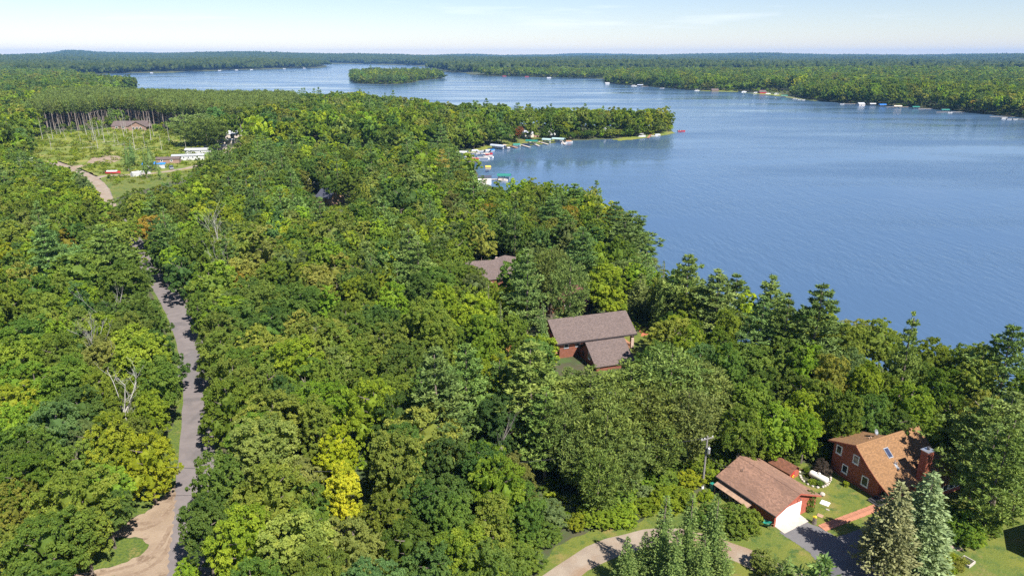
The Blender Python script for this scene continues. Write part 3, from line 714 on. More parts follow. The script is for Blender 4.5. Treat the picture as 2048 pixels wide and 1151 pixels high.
# deck on the gable side
MB().box((-2.8, -4.2, .9), (.48, 3.2, 1.05)).build('deck_floor', M['deck_wood'], bh)
for x, y in ((-2.75, -4.15), (-2.75, -.6), (-2.75, 3.1)): MB().box((x, y, -.2), (x + .2, y + .2, 2.2)).build('deck_post', M['deck_wood'], bh)
for j in range(16):
    MB().box((-2.72, -3.9 + j * .45, 1.052), (-2.66, -3.82 + j * .45, 1.9)).build('baluster', M['deck_wood'], bh)
MB().box((-2.76, -4.0, 1.902), (-2.62, 3.1, 1.98)).build('rail', M['deck_wood'], bh)
sheet('mulch_bed', px_poly([(1005, 692), (1040, 684), (1070, 680), (1075, 690), (1050, 700), (1010, 706)]), M['mulch'], 3.008, wob=0.3)
sheet('mulch_bed', px_poly([(1278, 655), (1300, 652), (1304, 668), (1282, 672)]), M['mulch'], 3.008, wob=0.3)
sheet('parking_pad', px_poly([(986, 706), (1012, 700), (1025, 712), (990, 725)]), M['drive'], 3.010, wob=0.2)
# --- house with taupe roof among the trees
p1 = at(953, 519, 10.2); p2 = at(1000, 512, 10.2)
h2 = gable_house('lake_house', 'lake house with a big taupe roof half hidden by dark pines', (-10.5, 166.5, 3), R(14), 11, 10.5, 3.2, 6.6, 'log', 'roof_brown', wins=(('front', 2, 1.6, 1, 1.2), ('front', 5, 1.6, 1, 1.2)), chimney=(8.2, 6.3, .6, 6.9))
cg = MB(); cg.slab([(7.6, -.8, 3.0), (7.6, 6, 6.7), (10.4, 6, 7.4), (10.4, -.8, 3.9)], .12); cg.slab([(13.4, -.8, 3.0), (13.4, 6, 6.7), (10.402, 6, 7.398), (10.402, -.8, 3.898)], .12); cg.build('cross_gable', M['roof_brown'], h2)
# --- maroon-roofed house in deep shade
gable_house('shaded_house', 'house with a maroon roof in deep pine shade behind the log house', (4.9, 150.5, 3), R(8), 13, 9, 2.8, 5.2, 'log', 'roof_maroon', wins=(('front', 3, 1.5, 1, 1.1), ('front', 8, 1.5, 1, 1.1), ('left', 4, 1.5, 1, 1.1)))
# --- neighbour's building at the right edge
NX, NY = at(2062, 1118)
gable_house('neighbour_house', 'pale sided house with a rosy brown roof at the lawn edge', (NX, NY, 3), R(-50), 9, 7, 2.7, 4.3, 'white', 'roof_brown', wins=(('front', 2, 1.4, 1, 1.1), ('left', 3, 1.4, 1, 1.1)))

# --- far houses, trailers
def at_house(name, label, x, y, rz, L, Wd, eave, peak, wall, roof, **k):
    X, Y = at(x, y, 2); return gable_house(name, label, (X, Y, float(land_z(np.array([X]), np.array([Y]))[0])), R(rz), L, Wd, eave, peak, wall, roof, **k)
rh = at_house('ranch_house', 'brown ranch house standing in the cleared meadow below tall pines', 224, 262, 4, 27, 13, 3.0, 6.4, 'tan_wall', 'roof_brown', wins=(('front', 4, 1.7, 1.8, 1.2), ('front', 9, 1.7, 1.8, 1.2), ('front', 14, 1.7, 1.8, 1.2)), cat='house')
k_ = MB(); k_.prism([(16, -.3), (30, -.3), (30, 3.2), (23, 6.6), (16, 3.2)], 'y', -7, 3); k_.build('gable_wing', M['tan_wall'], rh)
k_ = MB(); k_.slab([(15, -7.6, 2.75), (15, 6.5, 2.75), (23, 6.5, 6.9), (23, -7.6, 6.9)], .2); k_.slab([(31, -7.6, 2.75), (31, 6.5, 2.75), (23.002, 6.5, 6.898), (23.002, -7.6, 6.898)], .2); k_.build('wing_roof', M['roof_brown'], rh)
for x in (20.2, 23, 25.8): window(rh, 'y', (x, -7, 1.7), 1.6, 1.6, -1, 'white', False)
at_house('mobile_home', 'long white mobile home with a pale grey roof near the lane', 345, 325, 15, 17, 4.6, 2.7, 3.3, 'hull_white', 'roof_grey', wins=tuple(('front', 1.5 + 2.4 * j, 1.6, 1.0, .9) for j in range(6)), cat='mobile home')
at_house('mobile_home', 'low mobile home with a brown roof beside the blue tarp shelter', 313, 331, 12, 12, 4.6, 2.5, 3.4, 'tan_wall', 'roof_brown', wins=(('front', 3, 1.5, 1, .9), ('front', 8, 1.5, 1, .9)), cat='mobile home')
at_house('mobile_home', 'grey roofed mobile home at the foot of the big red pine', 371, 312, 8, 14, 5, 2.6, 3.5, 'hull_white', 'roof_grey', wins=(('front', 3, 1.5, 1, .9), ('front', 9, 1.5, 1, .9)), cat='mobile home')
at_house('mobile_home', 'white mobile home with a flat white roof right of the big red pine', 410, 304, 12, 13, 4.6, 2.5, 3.0, 'cream', 'roof_grey', wins=(('front', 3, 1.5, 1, .9), ('front', 9, 1.5, 1, .9)), cat='mobile home')
at_house('mobile_home', 'whitish mobile home behind the others along the pine edge', 420, 291, 10, 16, 5, 2.5, 3.0, 'cream', 'hull_white', wins=(('front', 4, 1.5, 1, .9), ('front', 11, 1.5, 1, .9)), cat='mobile home')
at_house('bungalow', 'bungalow with a pale grey roof at the edge of the plantation', 446, 279, 10, 18, 9, 2.8, 5.0, 'cream', 'roof_grey', wins=(('front', 6, 1.7, 1.2, 1.1), ('front', 14, 1.7, 1.2, 1.1)), cat='house')
at_house('bungalow', 'small white bungalow with red trim behind the pale roofed bungalow', 508, 273, 5, 12, 8, 2.8, 4.5, 'white', 'roof_grey', wins=(('front', 3, 1.6, 1.1, 1.1), ('front', 9, 1.6, 1.1, 1.1)), cat='house')
at_house('cottage', 'tan cottage with a dark solar panel roof deep in the forest', 634, 411, -38, 8.5, 7.5, 3.0, 6.2, 'plank', 'roof_dark', wins=(('left', 3.5, 1.6, 1, 1.1),), cat='house')
at_house('camper', 'white trailer showing between dark trees beyond the cottage', 612, 373, 5, 6, 2.5, 2.5, 2.9, 'white', 'white', wins=(('front', 3, 1.6, 1, .6),), cat='trailer', ov=.05)
at_house('camper', 'white camper showing among the trees inland of the bay', 815, 293, 70, 6, 2.5, 2.9, 3.3, 'white', 'white', wins=(('left', 1.2, 1.7, .9, .7),), cat='trailer', ov=.05)
at_house('camper', 'white trailer half hidden below the brownish red pines', 1180, 828, 20, 5.5, 2.4, 2.4, 2.8, 'white', 'white', wins=(('front', 3, 1.4, 1, .6),), cat='trailer', ov=.05)
ph = at_house('lakeside_house', 'cream lakeside house with a grey roof above the green shore lawn', 1048, 274, 20, 8, 10, 2.9, 4.9, 'cream', 'roof_grey', wins=(('front', 2, 2.2, 1.2, 1.5), ('front', 4, 2.2, 1.2, 1.5), ('front', 6, 2.2, 1.2, 1.5), ('left', 5, 2, 1.2, 1.2)), cat='house')
MB().box((8.02, -1, 0), (13, 4, 1.0)).build('deck', M['plank'], ph)
at_house('lakeside_house', 'white lakeside house behind the pale willow on the peninsula', 1210, 264.5, 8, 8, 7, 2.8, 4.6, 'white', 'roof_grey', wins=(('front', 2.5, 1.7, 1.2, 1.2), ('front', 6.5, 1.7, 1.2, 1.2)), cat='house')
at_house('lakeside_house', 'white gabled cottage showing between trees mid peninsula', 1108, 270, 60, 5.5, 6, 2.8, 5.4, 'white', 'roof_grey', wins=(('left', 3, 1.7, 1, 1.2),), cat='house')
bo = at_house('boathouse', 'white boathouse with a flat dark roof by the long dock', 956, 361, 8, 6.5, 6, 3.2, 3.6, 'white', 'roof_dark', wins=(), cat='boathouse')
MB().box((2, -.05, .2), (4.8, .01, 2.6)).build('door', M['cream'], bo)
at_house('boathouse', 'small dark roofed boathouse past the tree tops on the bay', 1050, 392, 6, 5, 5, 2.4, 2.9, 'cream', 'roof_dark', wins=(('front', 2.5, 1.4, 1, .8),), cat='boathouse')

# ---------------------------------------------------------------- yard things
tx, ty = at(1636, 962)
tk = thing('propane_tank', 'cream propane tank lying in the stone ringed bed', 'propane tank', (tx, ty, 3), R(-52))
n_ = 10; pts, rad = [], []
for j in range(n_ + 1):
    a = -math.pi / 2 + math.pi * j / n_
    pts.append((math.sin(a) * .38 + (1.05 if a > 0 else -1.05), 0, .78)); rad.append(max(.02, .47 * math.cos(a)))
MB().tube(pts, rad, 14).build('tank_body', M['tank'], tk, True)
for x in (-.8, .8): MB().box((x - .1, -.35, 0), (x + .1, .35, .42)).build('leg', M['concrete'], tk)
MB().tube([(0, 0, 1.2), (0, 0, 1.38), (0, 0, 1.42)], [.18, .18, .08], 10).build('valve_dome', M['tank'], tk)
ring = [at(*p) for p in [(1599, 944), (1600, 951), (1604, 959), (1611, 966), (1620, 971), (1630, 974), (1641, 975), (1650, 972), (1657, 967), (1661, 960), (1661, 953)]]
rp = spline(ring, .36)
sb = thing('stone_border', 'ring of pale stones edging the bed round the propane tank', 'stone border', (*at(1630, 960), 3))
inv = Vector(sb.location)
last = None
for p in rp:
    if last and (p - last).length < .42: continue
    last = p.copy()
    s = MB(); s.ball((p.x - inv.x, p.y - inv.y, .1), rnd.uniform(.17, .23), 7, 4, rnd.uniform(.6, .9))
    s.v = [(x + rnd.uniform(-.03, .03), y + rnd.uniform(-.03, .03), z) for x, y, z in s.v]
    s.build('stone', M['stone'], sb)
sheet('flower_bed', [(v.x, v.y) for v in rp] + [at(*p) for p in [(1662, 940), (1645, 928), (1618, 930), (1603, 938)]], M['ground'], 3.010)
bs = thing('boulder', 'grey boulder on the lawn between garage and propane tank', 'boulder', (*at(1644, 990), 3))
q = MB(); q.ball((0, 0, .22), .38, 9, 6, .75); q.v = [(x * rnd.uniform(.9, 1.1), y * rnd.uniform(.9, 1.1), z) for x, y, z in q.v]; q.build('boulder_body', M['stone'], bs)
for nm, lb, p, sx, sy, mt in (('well_cover', 'white rectangular slab lying flat on the lawn', (1650, 1006), .55, 1.0, 'white'), ('stepping_stone', 'small pale stone on the lawn below the white slab', (1655, 1019), .22, .2, 'stone'), ('wooden_board', 'tan board lying flat on the lawn beside the stump', (1640, 1031), .35, .7, 'plank')):
    o = MB().box((-sx, -sy / 2, 0), (sx, sy / 2, .09)).build(nm, M[mt]); o.location = (*at(*p), 3.0); o.rotation_euler.z = R(-40); tag(o, lb, nm.replace('_', ' '))
sp_ = thing('stump_planter', 'dark tree stump planter with yellow flowers by the driveway', 'planter', (*at(1628, 1046), 3))
MB().tube([(0, 0, -.1), (0, 0, .3), (.02, 0, .85)], [.34, .27, .25], 9).build('stump', M['bark'], sp_)
MB().ball((.05, 0, .98), .2, 7, 5).ball((-.1, .1, .95), .16, 7, 5).build('flowers', M['flower'], sp_)
# clay walkway: every course a paver of its own
wk = thing('walkway', 'clay coloured paver walkway from the driveway to the porch steps', 'walkway', (*at(1643, 1056), 3))
A_, B_ = Vector((*at(1644, 1056), 0)), Vector((*at(1757, 1013), 0)); dv = (B_ - A_); Lw = dv.length; dv.normalize(); sv = Vector((-dv.y, dv.x, 0))
wk.rotation_euler.z = math.atan2(dv.y, dv.x)
npv = int(Lw / .24); mb = MB(); mb.box((.01, -.62, -.05), (.228, .62, .07)); pm = mb.mesh('paver', M['brick_path'])
for j in range(npv):
    o = link(bpy.data.objects.new('paver', pm), wk); o.location = (j * .24, rnd.uniform(-.03, .03), rnd.uniform(-.008, .008)); o.rotation_euler.z = rnd.uniform(-.02, .02)
# raised beds
def bed(label, x, y, rz, L, W_):
    t = thing('raised_bed', label, 'garden bed', (*at(x, y), 3), R(rz))
    for a, c in (((0, 0), (L, .12)), ((0, W_ - .12), (L, W_)), ((0, .122), (.12, W_ - .122)), ((L - .12, .122), (L, W_ - .122))):
        MB().box((a[0], a[1], -.1), (c[0], c[1], .34)).build('timber', M['concrete'], t)
    MB().box((.12, .12, -.1), (L - .12, W_ - .12, .26)).build('soil', M['ground'], t)
    return t
bed('timber edged garden bed crowded with pale leafy vegetables', 1868, 1163, 33, 4.9, 2.6)
bed('small timber garden bed at the end of the vegetable bed', 1938, 1136, 33, 1.5, 1.3)
mp = spline([at(*p) for p in [(1893, 1072), (1893, 1082), (1902, 1092), (1914, 1097), (1924, 1096)]], .5)
strip('mulch_edge', mp, .7, M['gravel'], 3.016, .05)

# utility pole
ux, uy = at(1404.5, 975.5)
up = thing('utility_pole', 'grey utility pole with crossarm and transformer beside the garage', 'utility pole', (ux, uy, 3), R(25))
MB().tube([(0, 0, -.3), (0, 0, 4), (0, 0, 8.25)], [.17, .145, .115], 9).build('pole', M['pole_wood'], up)
MB().tube([(0, 0, 0), (0, 0, .35)], [.2, .2], 9).build('base_sleeve', M['white'], up)
ca = MB().box((-1.05, -.06, 7.75), (1.05, .06, 7.88)).build('crossarm', M['pole_wood'], up)
for x in (-.95, -.45, .9): MB().tube([(x, 0, 7.88), (x, 0, 8.05), (x, 0, 8.08)], [.04, .06, .03], 7).build('insulator', M['white'], ca)
tr = MB().tube([(.12, -.36, 5.75), (.12, -.36, 6.55), (.12, -.36, 6.66)], [.235, .235, .12], 12).build('transformer', M['metal'], up)
MB().tube([(.12, -.36, 6.6), (.12, -.36, 6.85)], .045, 7).build('bushing', M['stone'], tr)
MB().tube([(.0, -.1, 6.2), (.12, -.36, 6.2)], .05, 6).build('bracket', M['dark_metal'], up)
cb = MB(); P0, P1 = Vector((ux, uy, 11.0)), Vector((*at(352, 1040), 11.0))
for off in (0, .5):
    cb.tube([P0.lerp(P1, j / 24) + Vector((0, off, -2.4 * (1 - (2 * j / 24 - 1) ** 2) - off)) for j in range(25)], .03, 4)
    break
tag(cb.build('power_cable', M['dark_metal']), 'thin sagging power cable from the utility pole across the forest', 'cable')
cb = MB(); P1 = Vector(gl(2, 9.4, 2.9)); cb.tube([Vector((ux, uy, 8.6)).lerp(P1, j / 8) - Vector((0, 0, .5 * (1 - (j / 4 - 1) ** 2))) for j in range(9)], .025, 4)
tag(cb.build('power_cable', M['dark_metal']), 'service cable from the utility pole down to the garage', 'cable')
# antenna
ax_, ay_ = at(1489, 792)
an = thing('television_antenna', 'pale spiky television antenna on a mast in the gap between trees', 'antenna', (ax_, ay_, 3), R(20))
MB().tube([(0, 0, 0), (0, 0, 5.4)], .05, 6).build('mast', M['metal'], an)
MB().box((-.03, -1.4, 5.3), (.03, 1.4, 5.36)).build('boom', M['metal'], an)
for j in range(8): MB().box((-1.6 + .12 * j, -1.3 + j * .37, 5.30), (1.6 - .12 * j, -1.26 + j * .37, 5.34)).build('element', M['metal'], an)
# radio mast on the horizon
rx, ry = at(1571, 117, 10)
rm = thing('radio_mast', 'thin radio mast rising over the horizon beyond the lake', 'mast', (rx * 1.0, ry * 1.0, 20))
MB().tube([(0, 0, -30), (0, 0, 95)], [1.3, .9], 4).build('mast_body', M['dark_metal'], rm)
# ---------------------------------------------------------------- docks, lifts, boats
DOCKG = 'docks along the lake shores'
def dock(label, a, b, w=1.5, mat='dock_wood'):
    A, B = Vector((*at(*a, 0), 0)), Vector((*at(*b, 0), 0)); d = B - A; L = d.length
    t = thing('dock', label, 'dock', A, math.atan2(d.y, d.x), DOCKG)
    n = max(2, min(14, int(L / 2.4)))
    me = MB().box((.02, -w / 2, .42), (L / n - .02, w / 2, .55)).mesh('deck_panel', M[mat])
    for j in range(n):
        o = link(bpy.data.objects.new('deck_panel', me), t); o.location.x = j * L / n
    lg = MB().tube([(0, 0, -1.6), (0, 0, .8)], .06, 5).mesh('leg', M['metal'])
    for j in range(0, n + 1, 2):
        for s in (-1, 1):
            o = link(bpy.data.objects.new('leg', lg), t); o.location = (j * L / n, s * (w / 2 + .05), 0)
    return t
def lift(label, x, y, rz, canvas, L=7.0, W_=3.0, H=2.5, boat=True):
    t = thing('boat_lift', label, 'boat lift', (*at(x, y, 0), 0), R(rz), 'canopied boat lifts')
    for sx in (-1, 1):
        for sy in (-1, 1): MB().box((sx * L * .4 - .05, sy * W_ * .46 - .05, -1.5), (sx * L * .4 + .05, sy * W_ * .46 + .05, H)).build('post', M['metal'], t)
    pr = [(-W_ / 2, H - .45), (-W_ / 2 + .12, H + .1), (-W_ * .3, H + .5), (0, H + .66), (W_ * .3, H + .5), (W_ / 2 - .12, H + .1), (W_ / 2, H - .45), (W_ / 2 - .1, H - .45), (W_ * .28, H + .38), (0, H + .52), (-W_ * .28, H + .38), (-W_ / 2 + .1, H - .45)]
    MB().prism(pr, 'x', -L / 2, L / 2).build('canopy', M[canvas], t)
    if boat: motorboat('boat stored on its lift under the ' + canvas.replace('hull_', '').replace('_canvas', '').replace('_', ' ') + ' canopy at ' + label.split(' at ')[-1], x, y, rz, 'hull_white', 5.6, z=.55)
    return t
def motorboat(label, x, y, rz, hull='hull_white', L=5.6, z=0.0, cover=None, W_=2.1):
    t = thing('motorboat', label, 'motorboat', (*at(x, y, 0), z), R(rz), 'small boats by the docks')
    st = [(-.5, .92, .75), (-.2, 1, .75), (.15, .95, .8), (.38, .6, .9), (.5, .04, 1.0)]
    vs, fs = [], []
    for u, w, h in st:
        vs += [(u * L, -w * W_ / 2, h), (u * L, -w * W_ * .38, -.15), (u * L, 0, -.3), (u * L, w * W_ * .38, -.15), (u * L, w * W_ / 2, h), (u * L, w * W_ * .40, h), (u * L, w * W_ * .3, .25), (u * L, -w * W_ * .3, .25), (u * L, -w * W_ * .40, h)]
    for i in range(len(st) - 1):
        for k in range(9): fs.append((i * 9 + k, i * 9 + (k + 1) % 9, (i + 1) * 9 + (k + 1) % 9, (i + 1) * 9 + k))
    fs += [tuple(range(8, -1, -1)), tuple(36 + k for k in range(9))]
    MB().add(vs, fs).build('hull', M[hull], t)
    MB().box((-L * .57, -.25, -.3), (-L * .49, .25, 1.15)).build('outboard_motor', M['dark_metal'], t)
    if cover:
        MB().prism([(-W_ * .45, .78), (W_ * .45, .78), (W_ * .2, 1.35), (-W_ * .2, 1.35)], 'x', -L * .42, L * .3).build('cover', M[cover], t)
    else:
        MB().slab([(L * .06, -W_ * .38, .8), (L * .06, W_ * .38, .8), (-L * .02, W_ * .32, 1.35), (-L * .02, -W_ * .32, 1.35)], .04).build('windshield', M['glass'], t)
        for s in (-1, 1): MB().box((-L * .2, s * .45 - .25, .3), (-L * .1, s * .45 + .25, .95)).build('seat', M['beige_canvas'], t)
    return t
def pontoon(label, x, y, rz, top='beige_canvas', fence='hull_white', L=7.0):
    t = thing('pontoon_boat', label, 'pontoon boat', (*at(x, y, 0), 0), R(rz), 'pontoon boats by the docks')
    for s in (-1, 1): MB().tube([(-L / 2, s * .85, .15), (L * .42, s * .85, .15), (L / 2, s * .85, .25)], [.32, .32, .06], 8).build('pontoon', M['metal'], t)
    MB().box((-L * .49, -1.25, .48), (L * .46, 1.25, .58)).build('deck', M['dock_wood'], t)
    f = MB()
    f.box((-L * .42, -1.22, .582), (L * .40, -1.16, 1.25)); f.box((-L * .42, 1.16, .582), (L * .40, 1.22, 1.25)); f.box((L * .40, -1.16, .582), (L * .41, 1.16, 1.25)); f.box((-L * .43, -1.16, .582), (-L * .42, 1.16, 1.25))
    f.build('rail_fence', M[fence], t)
    for s in (-1, 1): MB().box((-L * .3, s * .8 - .3, .582), (L * .3, s * .8 + .3, 1.05)).build('bench', M['beige_canvas'], t)
    if top:
        MB().prism([(-1.3, 2.35), (0, 2.55), (1.3, 2.35), (1.3, 2.43), (0, 2.63), (-1.3, 2.43)], 'x', -L * .38, L * .18).build('bimini_top', M[top], t)
        for u in (-.36, .16):
            for s in (-1, 1): MB().tube([(u * L, s * 1.2, 1.2), (u * L, s * 1.2, 2.4)], .03, 4).build('top_post', M['metal'], t)
    MB().box((-L * .55, -.25, -.3), (-L * .485, .25, 1.1)).build('outboard_motor', M['dark_metal'], t)
    return t

# the bay, from the point of the peninsula inward
pontoon('white pontoon boat moored at the very point of the peninsula', 1283, 273.5, 15, 'hull_white')
dock('short orange brown dock beside the point pontoon', (1302, 270), (1296, 277), 1.8, 'deck_wood')
motorboat('white motorboat beside the orange brown point dock', 1309, 273, 10)
motorboat('grey covered motorboat at the tip of the point docks', 1315, 271.5, 20, 'hull_white', cover='grey_canvas')
dock('dock reaching out beside the large pale aqua lift', (1122, 282), (1130, 290), 1.6)
lift('boat lift with a large pale aqua canopy at mid peninsula', 1117, 285, -28, 'aqua_canvas', 9.5, 3.6, 2.8)
lift('boat lift with a short pale aqua canopy at the lawn end', 1094, 286, -28, 'aqua_canvas', 7, 3.2, 2.7)
dock('pale dock in front of the short aqua lift', (1076, 284), (1096, 290), 1.6)
motorboat('low white motorboat right of the large aqua lift', 1128, 287.5, 30)
motorboat('brown covered motorboat at the right end of the bay docks', 1138, 284.8, 10, 'hull_white', cover='deck_wood')
lift('boat lift with a deep green canopy at the shore lawn', 1064, 289, -22, 'green_canvas', 9, 3.4, 2.7)
dock('dock beside the deep green lift', (1060, 285), (1078, 293), 1.5)
motorboat('dark covered motorboat left of the deep green lift', 1052, 291, -20, 'navy', cover='navy')
dock('brown dock pointing out from the shore lawn', (1040, 290), (1060, 296), 1.7)
lift('small boat lift with a mint green canopy at the brown dock', 1033, 294, 10, 'green_canvas', 5, 2.6, 1.8)
dock('reddish dock at the left end of the shore lawn', (1020, 293), (1034, 297), 1.8, 'deck_wood')
pontoon('pontoon boat with beige top next to the reddish dock', 1012, 297, -50, 'beige_canvas')
lift('boat lift with a grey blue canopy at the inner bay', 992, 297.5, -35, 'grey_canvas', 8, 3.2, 2.4)
lift('grey blue canopy lift set closer at the tan topped pontoon', 1001, 298.5, -35, 'grey_canvas', 7, 3.0, 2.3)
motorboat('blue and white motorboat in the inner bay marina', 985, 302.5, 60, 'hull_white', cover='blue_tarp')
motorboat('white motorboat with grey cover in the inner bay marina', 976, 303, 40, 'hull_white', cover='grey_canvas')
motorboat('open white motorboat nosed into the marina dock', 962, 303.5, 30, 'hull_white')
motorboat('white covered motorboat at the marina shore end', 950, 303.2, 20, 'hull_white', cover='grey_canvas')
dock('long low marina dock behind the white boats', (930, 306), (962, 308), 1.6)
motorboat('white runabout on the outer side of the marina dock', 961, 309.5, -10, 'hull_white', 6.2)
motorboat('red and white runabout at the marina dock end', 977, 308.8, 20, 'red_paint', 5.6)
pontoon('pontoon boat with dark top in the marina front row', 966, 317, -5, 'navy', 'hull_white', 8)
pontoon('pontoon boat with tan top behind the dark topped pontoon', 976, 314.5, -5, 'beige_canvas', 'hull_white', 7)
pontoon('red trimmed pontoon boat at the near end of the marina', 947, 320, -10, None, 'red_paint', 7.5)
lift('boat lift with a white canopy at the marina shore', 923, 311, -15, 'hull_white', 8, 3.4, 2.3)
dock('near marina dock between the red pontoon and shore', (930, 315), (956, 317), 1.6)
t = thing('swim_float', 'yellow swim float drifting off the marina', 'float', (*at(976, 334.5, 0), 0), 0)
MB().tube([(-1.7, 0, .15), (-1.4, 0, .25), (1.4, 0, .25), (1.7, 0, .15)], [.3, .75, .75, .3], 8).build('float_body', M['yellow'], t)
t = thing('swim_raft', 'tiny dark swim raft off the white boathouse', 'raft', (*at(974, 343, 0), 0), 0)
MB().box((-.9, -.9, .05), (.9, .9, .35)).build('raft_deck', M['navy'], t); MB().tube([(.6, .6, .35), (.6, .6, 1.2)], .05, 5).build('ladder', M['dark_metal'], t)
lift('boat lift with a broad green canopy at the long dock', 1008.5, 359.5, -5, 'green_canvas', 7, 3.2, 2.5)
dock('long reddish dock running out to the green lift', (958, 361), (1013, 359.5), 1.5)
motorboat('small white rowing skiff tied below the green lift', 1006, 362, -5, 'cream', 5)

# the fishing boat out on open water
fb = motorboat('red fishing boat with a person aboard on open water off the point', 1363, 263, 5, 'red_paint', 6.2)
def person(name, label, loc, rz, shirt):
    t = thing(name, label, 'person', loc, rz)
    def skin(nm, J, E_, rad, mat):
        me = bpy.data.meshes.new(nm); me.from_pydata(J, E_, []); me.materials.append(M[mat])
        o = link(bpy.data.objects.new(nm, me), t)
        md = o.modifiers.new('skin', 'SKIN'); sl = me.skin_vertices[0].data
        for i, r_ in enumerate(rad): sl[i].radius = (r_, r_)
        sl[0].use_root = True
        o.modifiers.new('sub', 'SUBSURF').levels = 1
        return o
    J = [(0, 0, .9), (0, 0, 1.2), (0, 0, 1.42), (0, 0, 1.52), (0, .02, 1.66), (.11, 0, .86), (.13, .05, .48), (.13, 0, .05), (-.11, 0, .86), (-.13, .05, .48), (-.13, 0, .05),
         (.2, 0, 1.4), (.28, .05, 1.12), (.2, .28, 1.0), (-.2, 0, 1.4), (-.28, .05, 1.12), (-.16, .28, 1.05)]
    E_ = [(0, 1), (1, 2), (2, 3), (3, 4), (0, 5), (5, 6), (6, 7), (0, 8), (8, 9), (9, 10), (2, 11), (11, 12), (12, 13), (2, 14), (14, 15), (15, 16)]
    skin('body', J, E_, [.15, .16, .15, .06, .105, .1, .075, .06, .1, .075, .06, .075, .055, .045, .075, .055, .045], shirt)
    MB().ball((0, .02, 1.69), .115, 8, 6, 1.15).build('head', M['skin'], t)
    MB().ball((0, 0, 1.76), .12, 8, 5, .7).build('hair', M['bark'], t)
    return t
fx, fy = at(1363, 263, 0)
person('person', 'person in dark clothes standing in the red fishing boat', (fx - 1.6, fy, .28), R(-60), 'navy')

# right-hand shore
dock('first long pale dock of the wooded right shore', (1721, 208.2), (1686, 208.4), 1.8)
motorboat('white motorboat at the end of the first long right shore dock', 1684, 208.8, 0)
at_house('boathouse', 'grey boathouse at the water edge of the wooded right shore', 1719, 208, 10, 8, 6, 3, 5, 'cream', 'roof_grey', wins=(('front', 3, 1.6, 1.2, 1.2),), cat='boathouse')
lift('boat lift with a white canopy at the grey right shore boathouse', 1744, 211.5, 5, 'hull_white', 8, 4, 2.6)
lift('boat lift with a bright blue canopy at the right shore', 1764, 213.2, 5, 'blue_tarp', 9, 4, 2.6)
dock('dock between the blue and beige lifts', (1816, 214.6), (1772, 215), 1.8)
lift('boat lift with a beige canopy at the right shore', 1794, 216.3, 5, 'beige_canvas', 10, 4, 2.6)
lift('boat lift with a green canopy at the middle of the right shore', 1830, 218, 5, 'green_canvas', 9, 4, 2.6)
dock('long dock running from the trees to the middle green lift', (1868, 218), (1836, 219), 1.8)
lift('boat lift with a green canopy at the nearer right shore', 1889, 224, 0, 'green_canvas', 9, 4, 2.6)
dock('long dock passing behind the nearer green lift', (1930, 224.8), (1872, 225.2), 1.8)
motorboat('white motorboat beside the nearer green lift', 1900, 226, 5)
dock('pale dock at the near end of the right shore', (2032, 234.2), (1979, 234), 1.8)
pontoon('white pontoon boat at the near right shore dock', 2008, 238, 5, None, 'hull_white')
motorboat('dark covered motorboat at the near right shore dock', 2018, 239.2, 5, 'hull_white', cover='navy')
motorboat('white motorboat last before the picture edge on the right shore', 2031, 239.4, 5)
dock('nearest dock on the right shore running past the picture edge', (2085, 240), (2036, 239.6), 1.8)
lift('boat lift with a green canopy at the far right bend', 1567, 194.8, 10, 'green_canvas', 11, 5, 2.8)
for j, (x, y, l) in enumerate([(1590, 198.2, 'first'), (1599, 199.3, 'second'), (1607, 200.4, 'third')]):
    motorboat('%s white motorboat in the row along the far right bend' % l, x, y, 15 * j, 'hull_white', 7)
dock('dock lying off the far right bend', (1592, 196.3), (1560, 192.4), 2)
for x, y, c, l in [(1553, 188.8, 'hull_white', 'white covered pontoon boat up the shore from the far right bend'), (1536, 188, 'beige_canvas', 'beige covered pontoon boat up the shore'), (1512, 186.4, 'hull_white', 'white topped pontoon boat near the red roofed shore cabin'), (1488, 184.2, 'hull_white', 'white topped pontoon boat furthest up that shore'), (1394, 181.8, 'hull_white', 'lone white topped pontoon boat below the pale willows')]:
    pontoon(l, x, y, 0, c, 'hull_white', 9)
motorboat('orange boat pulled up on the far grassy shore', 1427, 181.8, 0, 'red_paint', 8)
motorboat('white boat on the far shore right of the corner boathouse', 1324, 176.8, 0, 'hull_white', 9)
pontoon('white pontoon boat in the far corner marina', 1268, 172.2, 0, 'hull_white', 'hull_white', 12)
lift('boat lift with a grey canopy at the far corner marina', 1280, 172.8, 0, 'grey_canvas', 12, 5, 3)
dock('long dock at the far corner marina', (1300, 173), (1282, 173.6), 2.5)
at_house('boathouse', 'grey roofed boathouse on the far corner point', 1211, 166.6, 5, 9, 7, 3, 5, 'hull_white', 'roof_grey', wins=(), cat='boathouse')
at_house('shore_cabin', 'red cabin on the far shore beyond the island', 1050, 153.2, 0, 11, 7, 3, 5, 'red_paint', 'roof_maroon', wins=(), cat='house')
at_house('shore_cabin', 'red roofed cabin left of the other on the far shore', 1005, 152.2, 0, 11, 7, 3, 5, 'deck_wood', 'roof_maroon', wins=(), cat='house')
at_house('shore_cabin', 'white cabin on the far shore right of the red cabin', 1094, 155.3, 0, 11, 7, 3, 5, 'hull_white', 'roof_grey', wins=(), cat='house')
at_house('shore_cabin', 'brown cabin at the grassy bank of the right shore', 1424, 180.5, 0, 12, 9, 3, 6, 'tan_wall', 'roof_brown', wins=(), cat='house')
at_house('shore_cabin', 'red roofed cabin behind the covered boats of the right shore', 1520, 184.5, 0, 11, 8, 3, 6, 'red_paint', 'roof_brown', wins=(), cat='house')
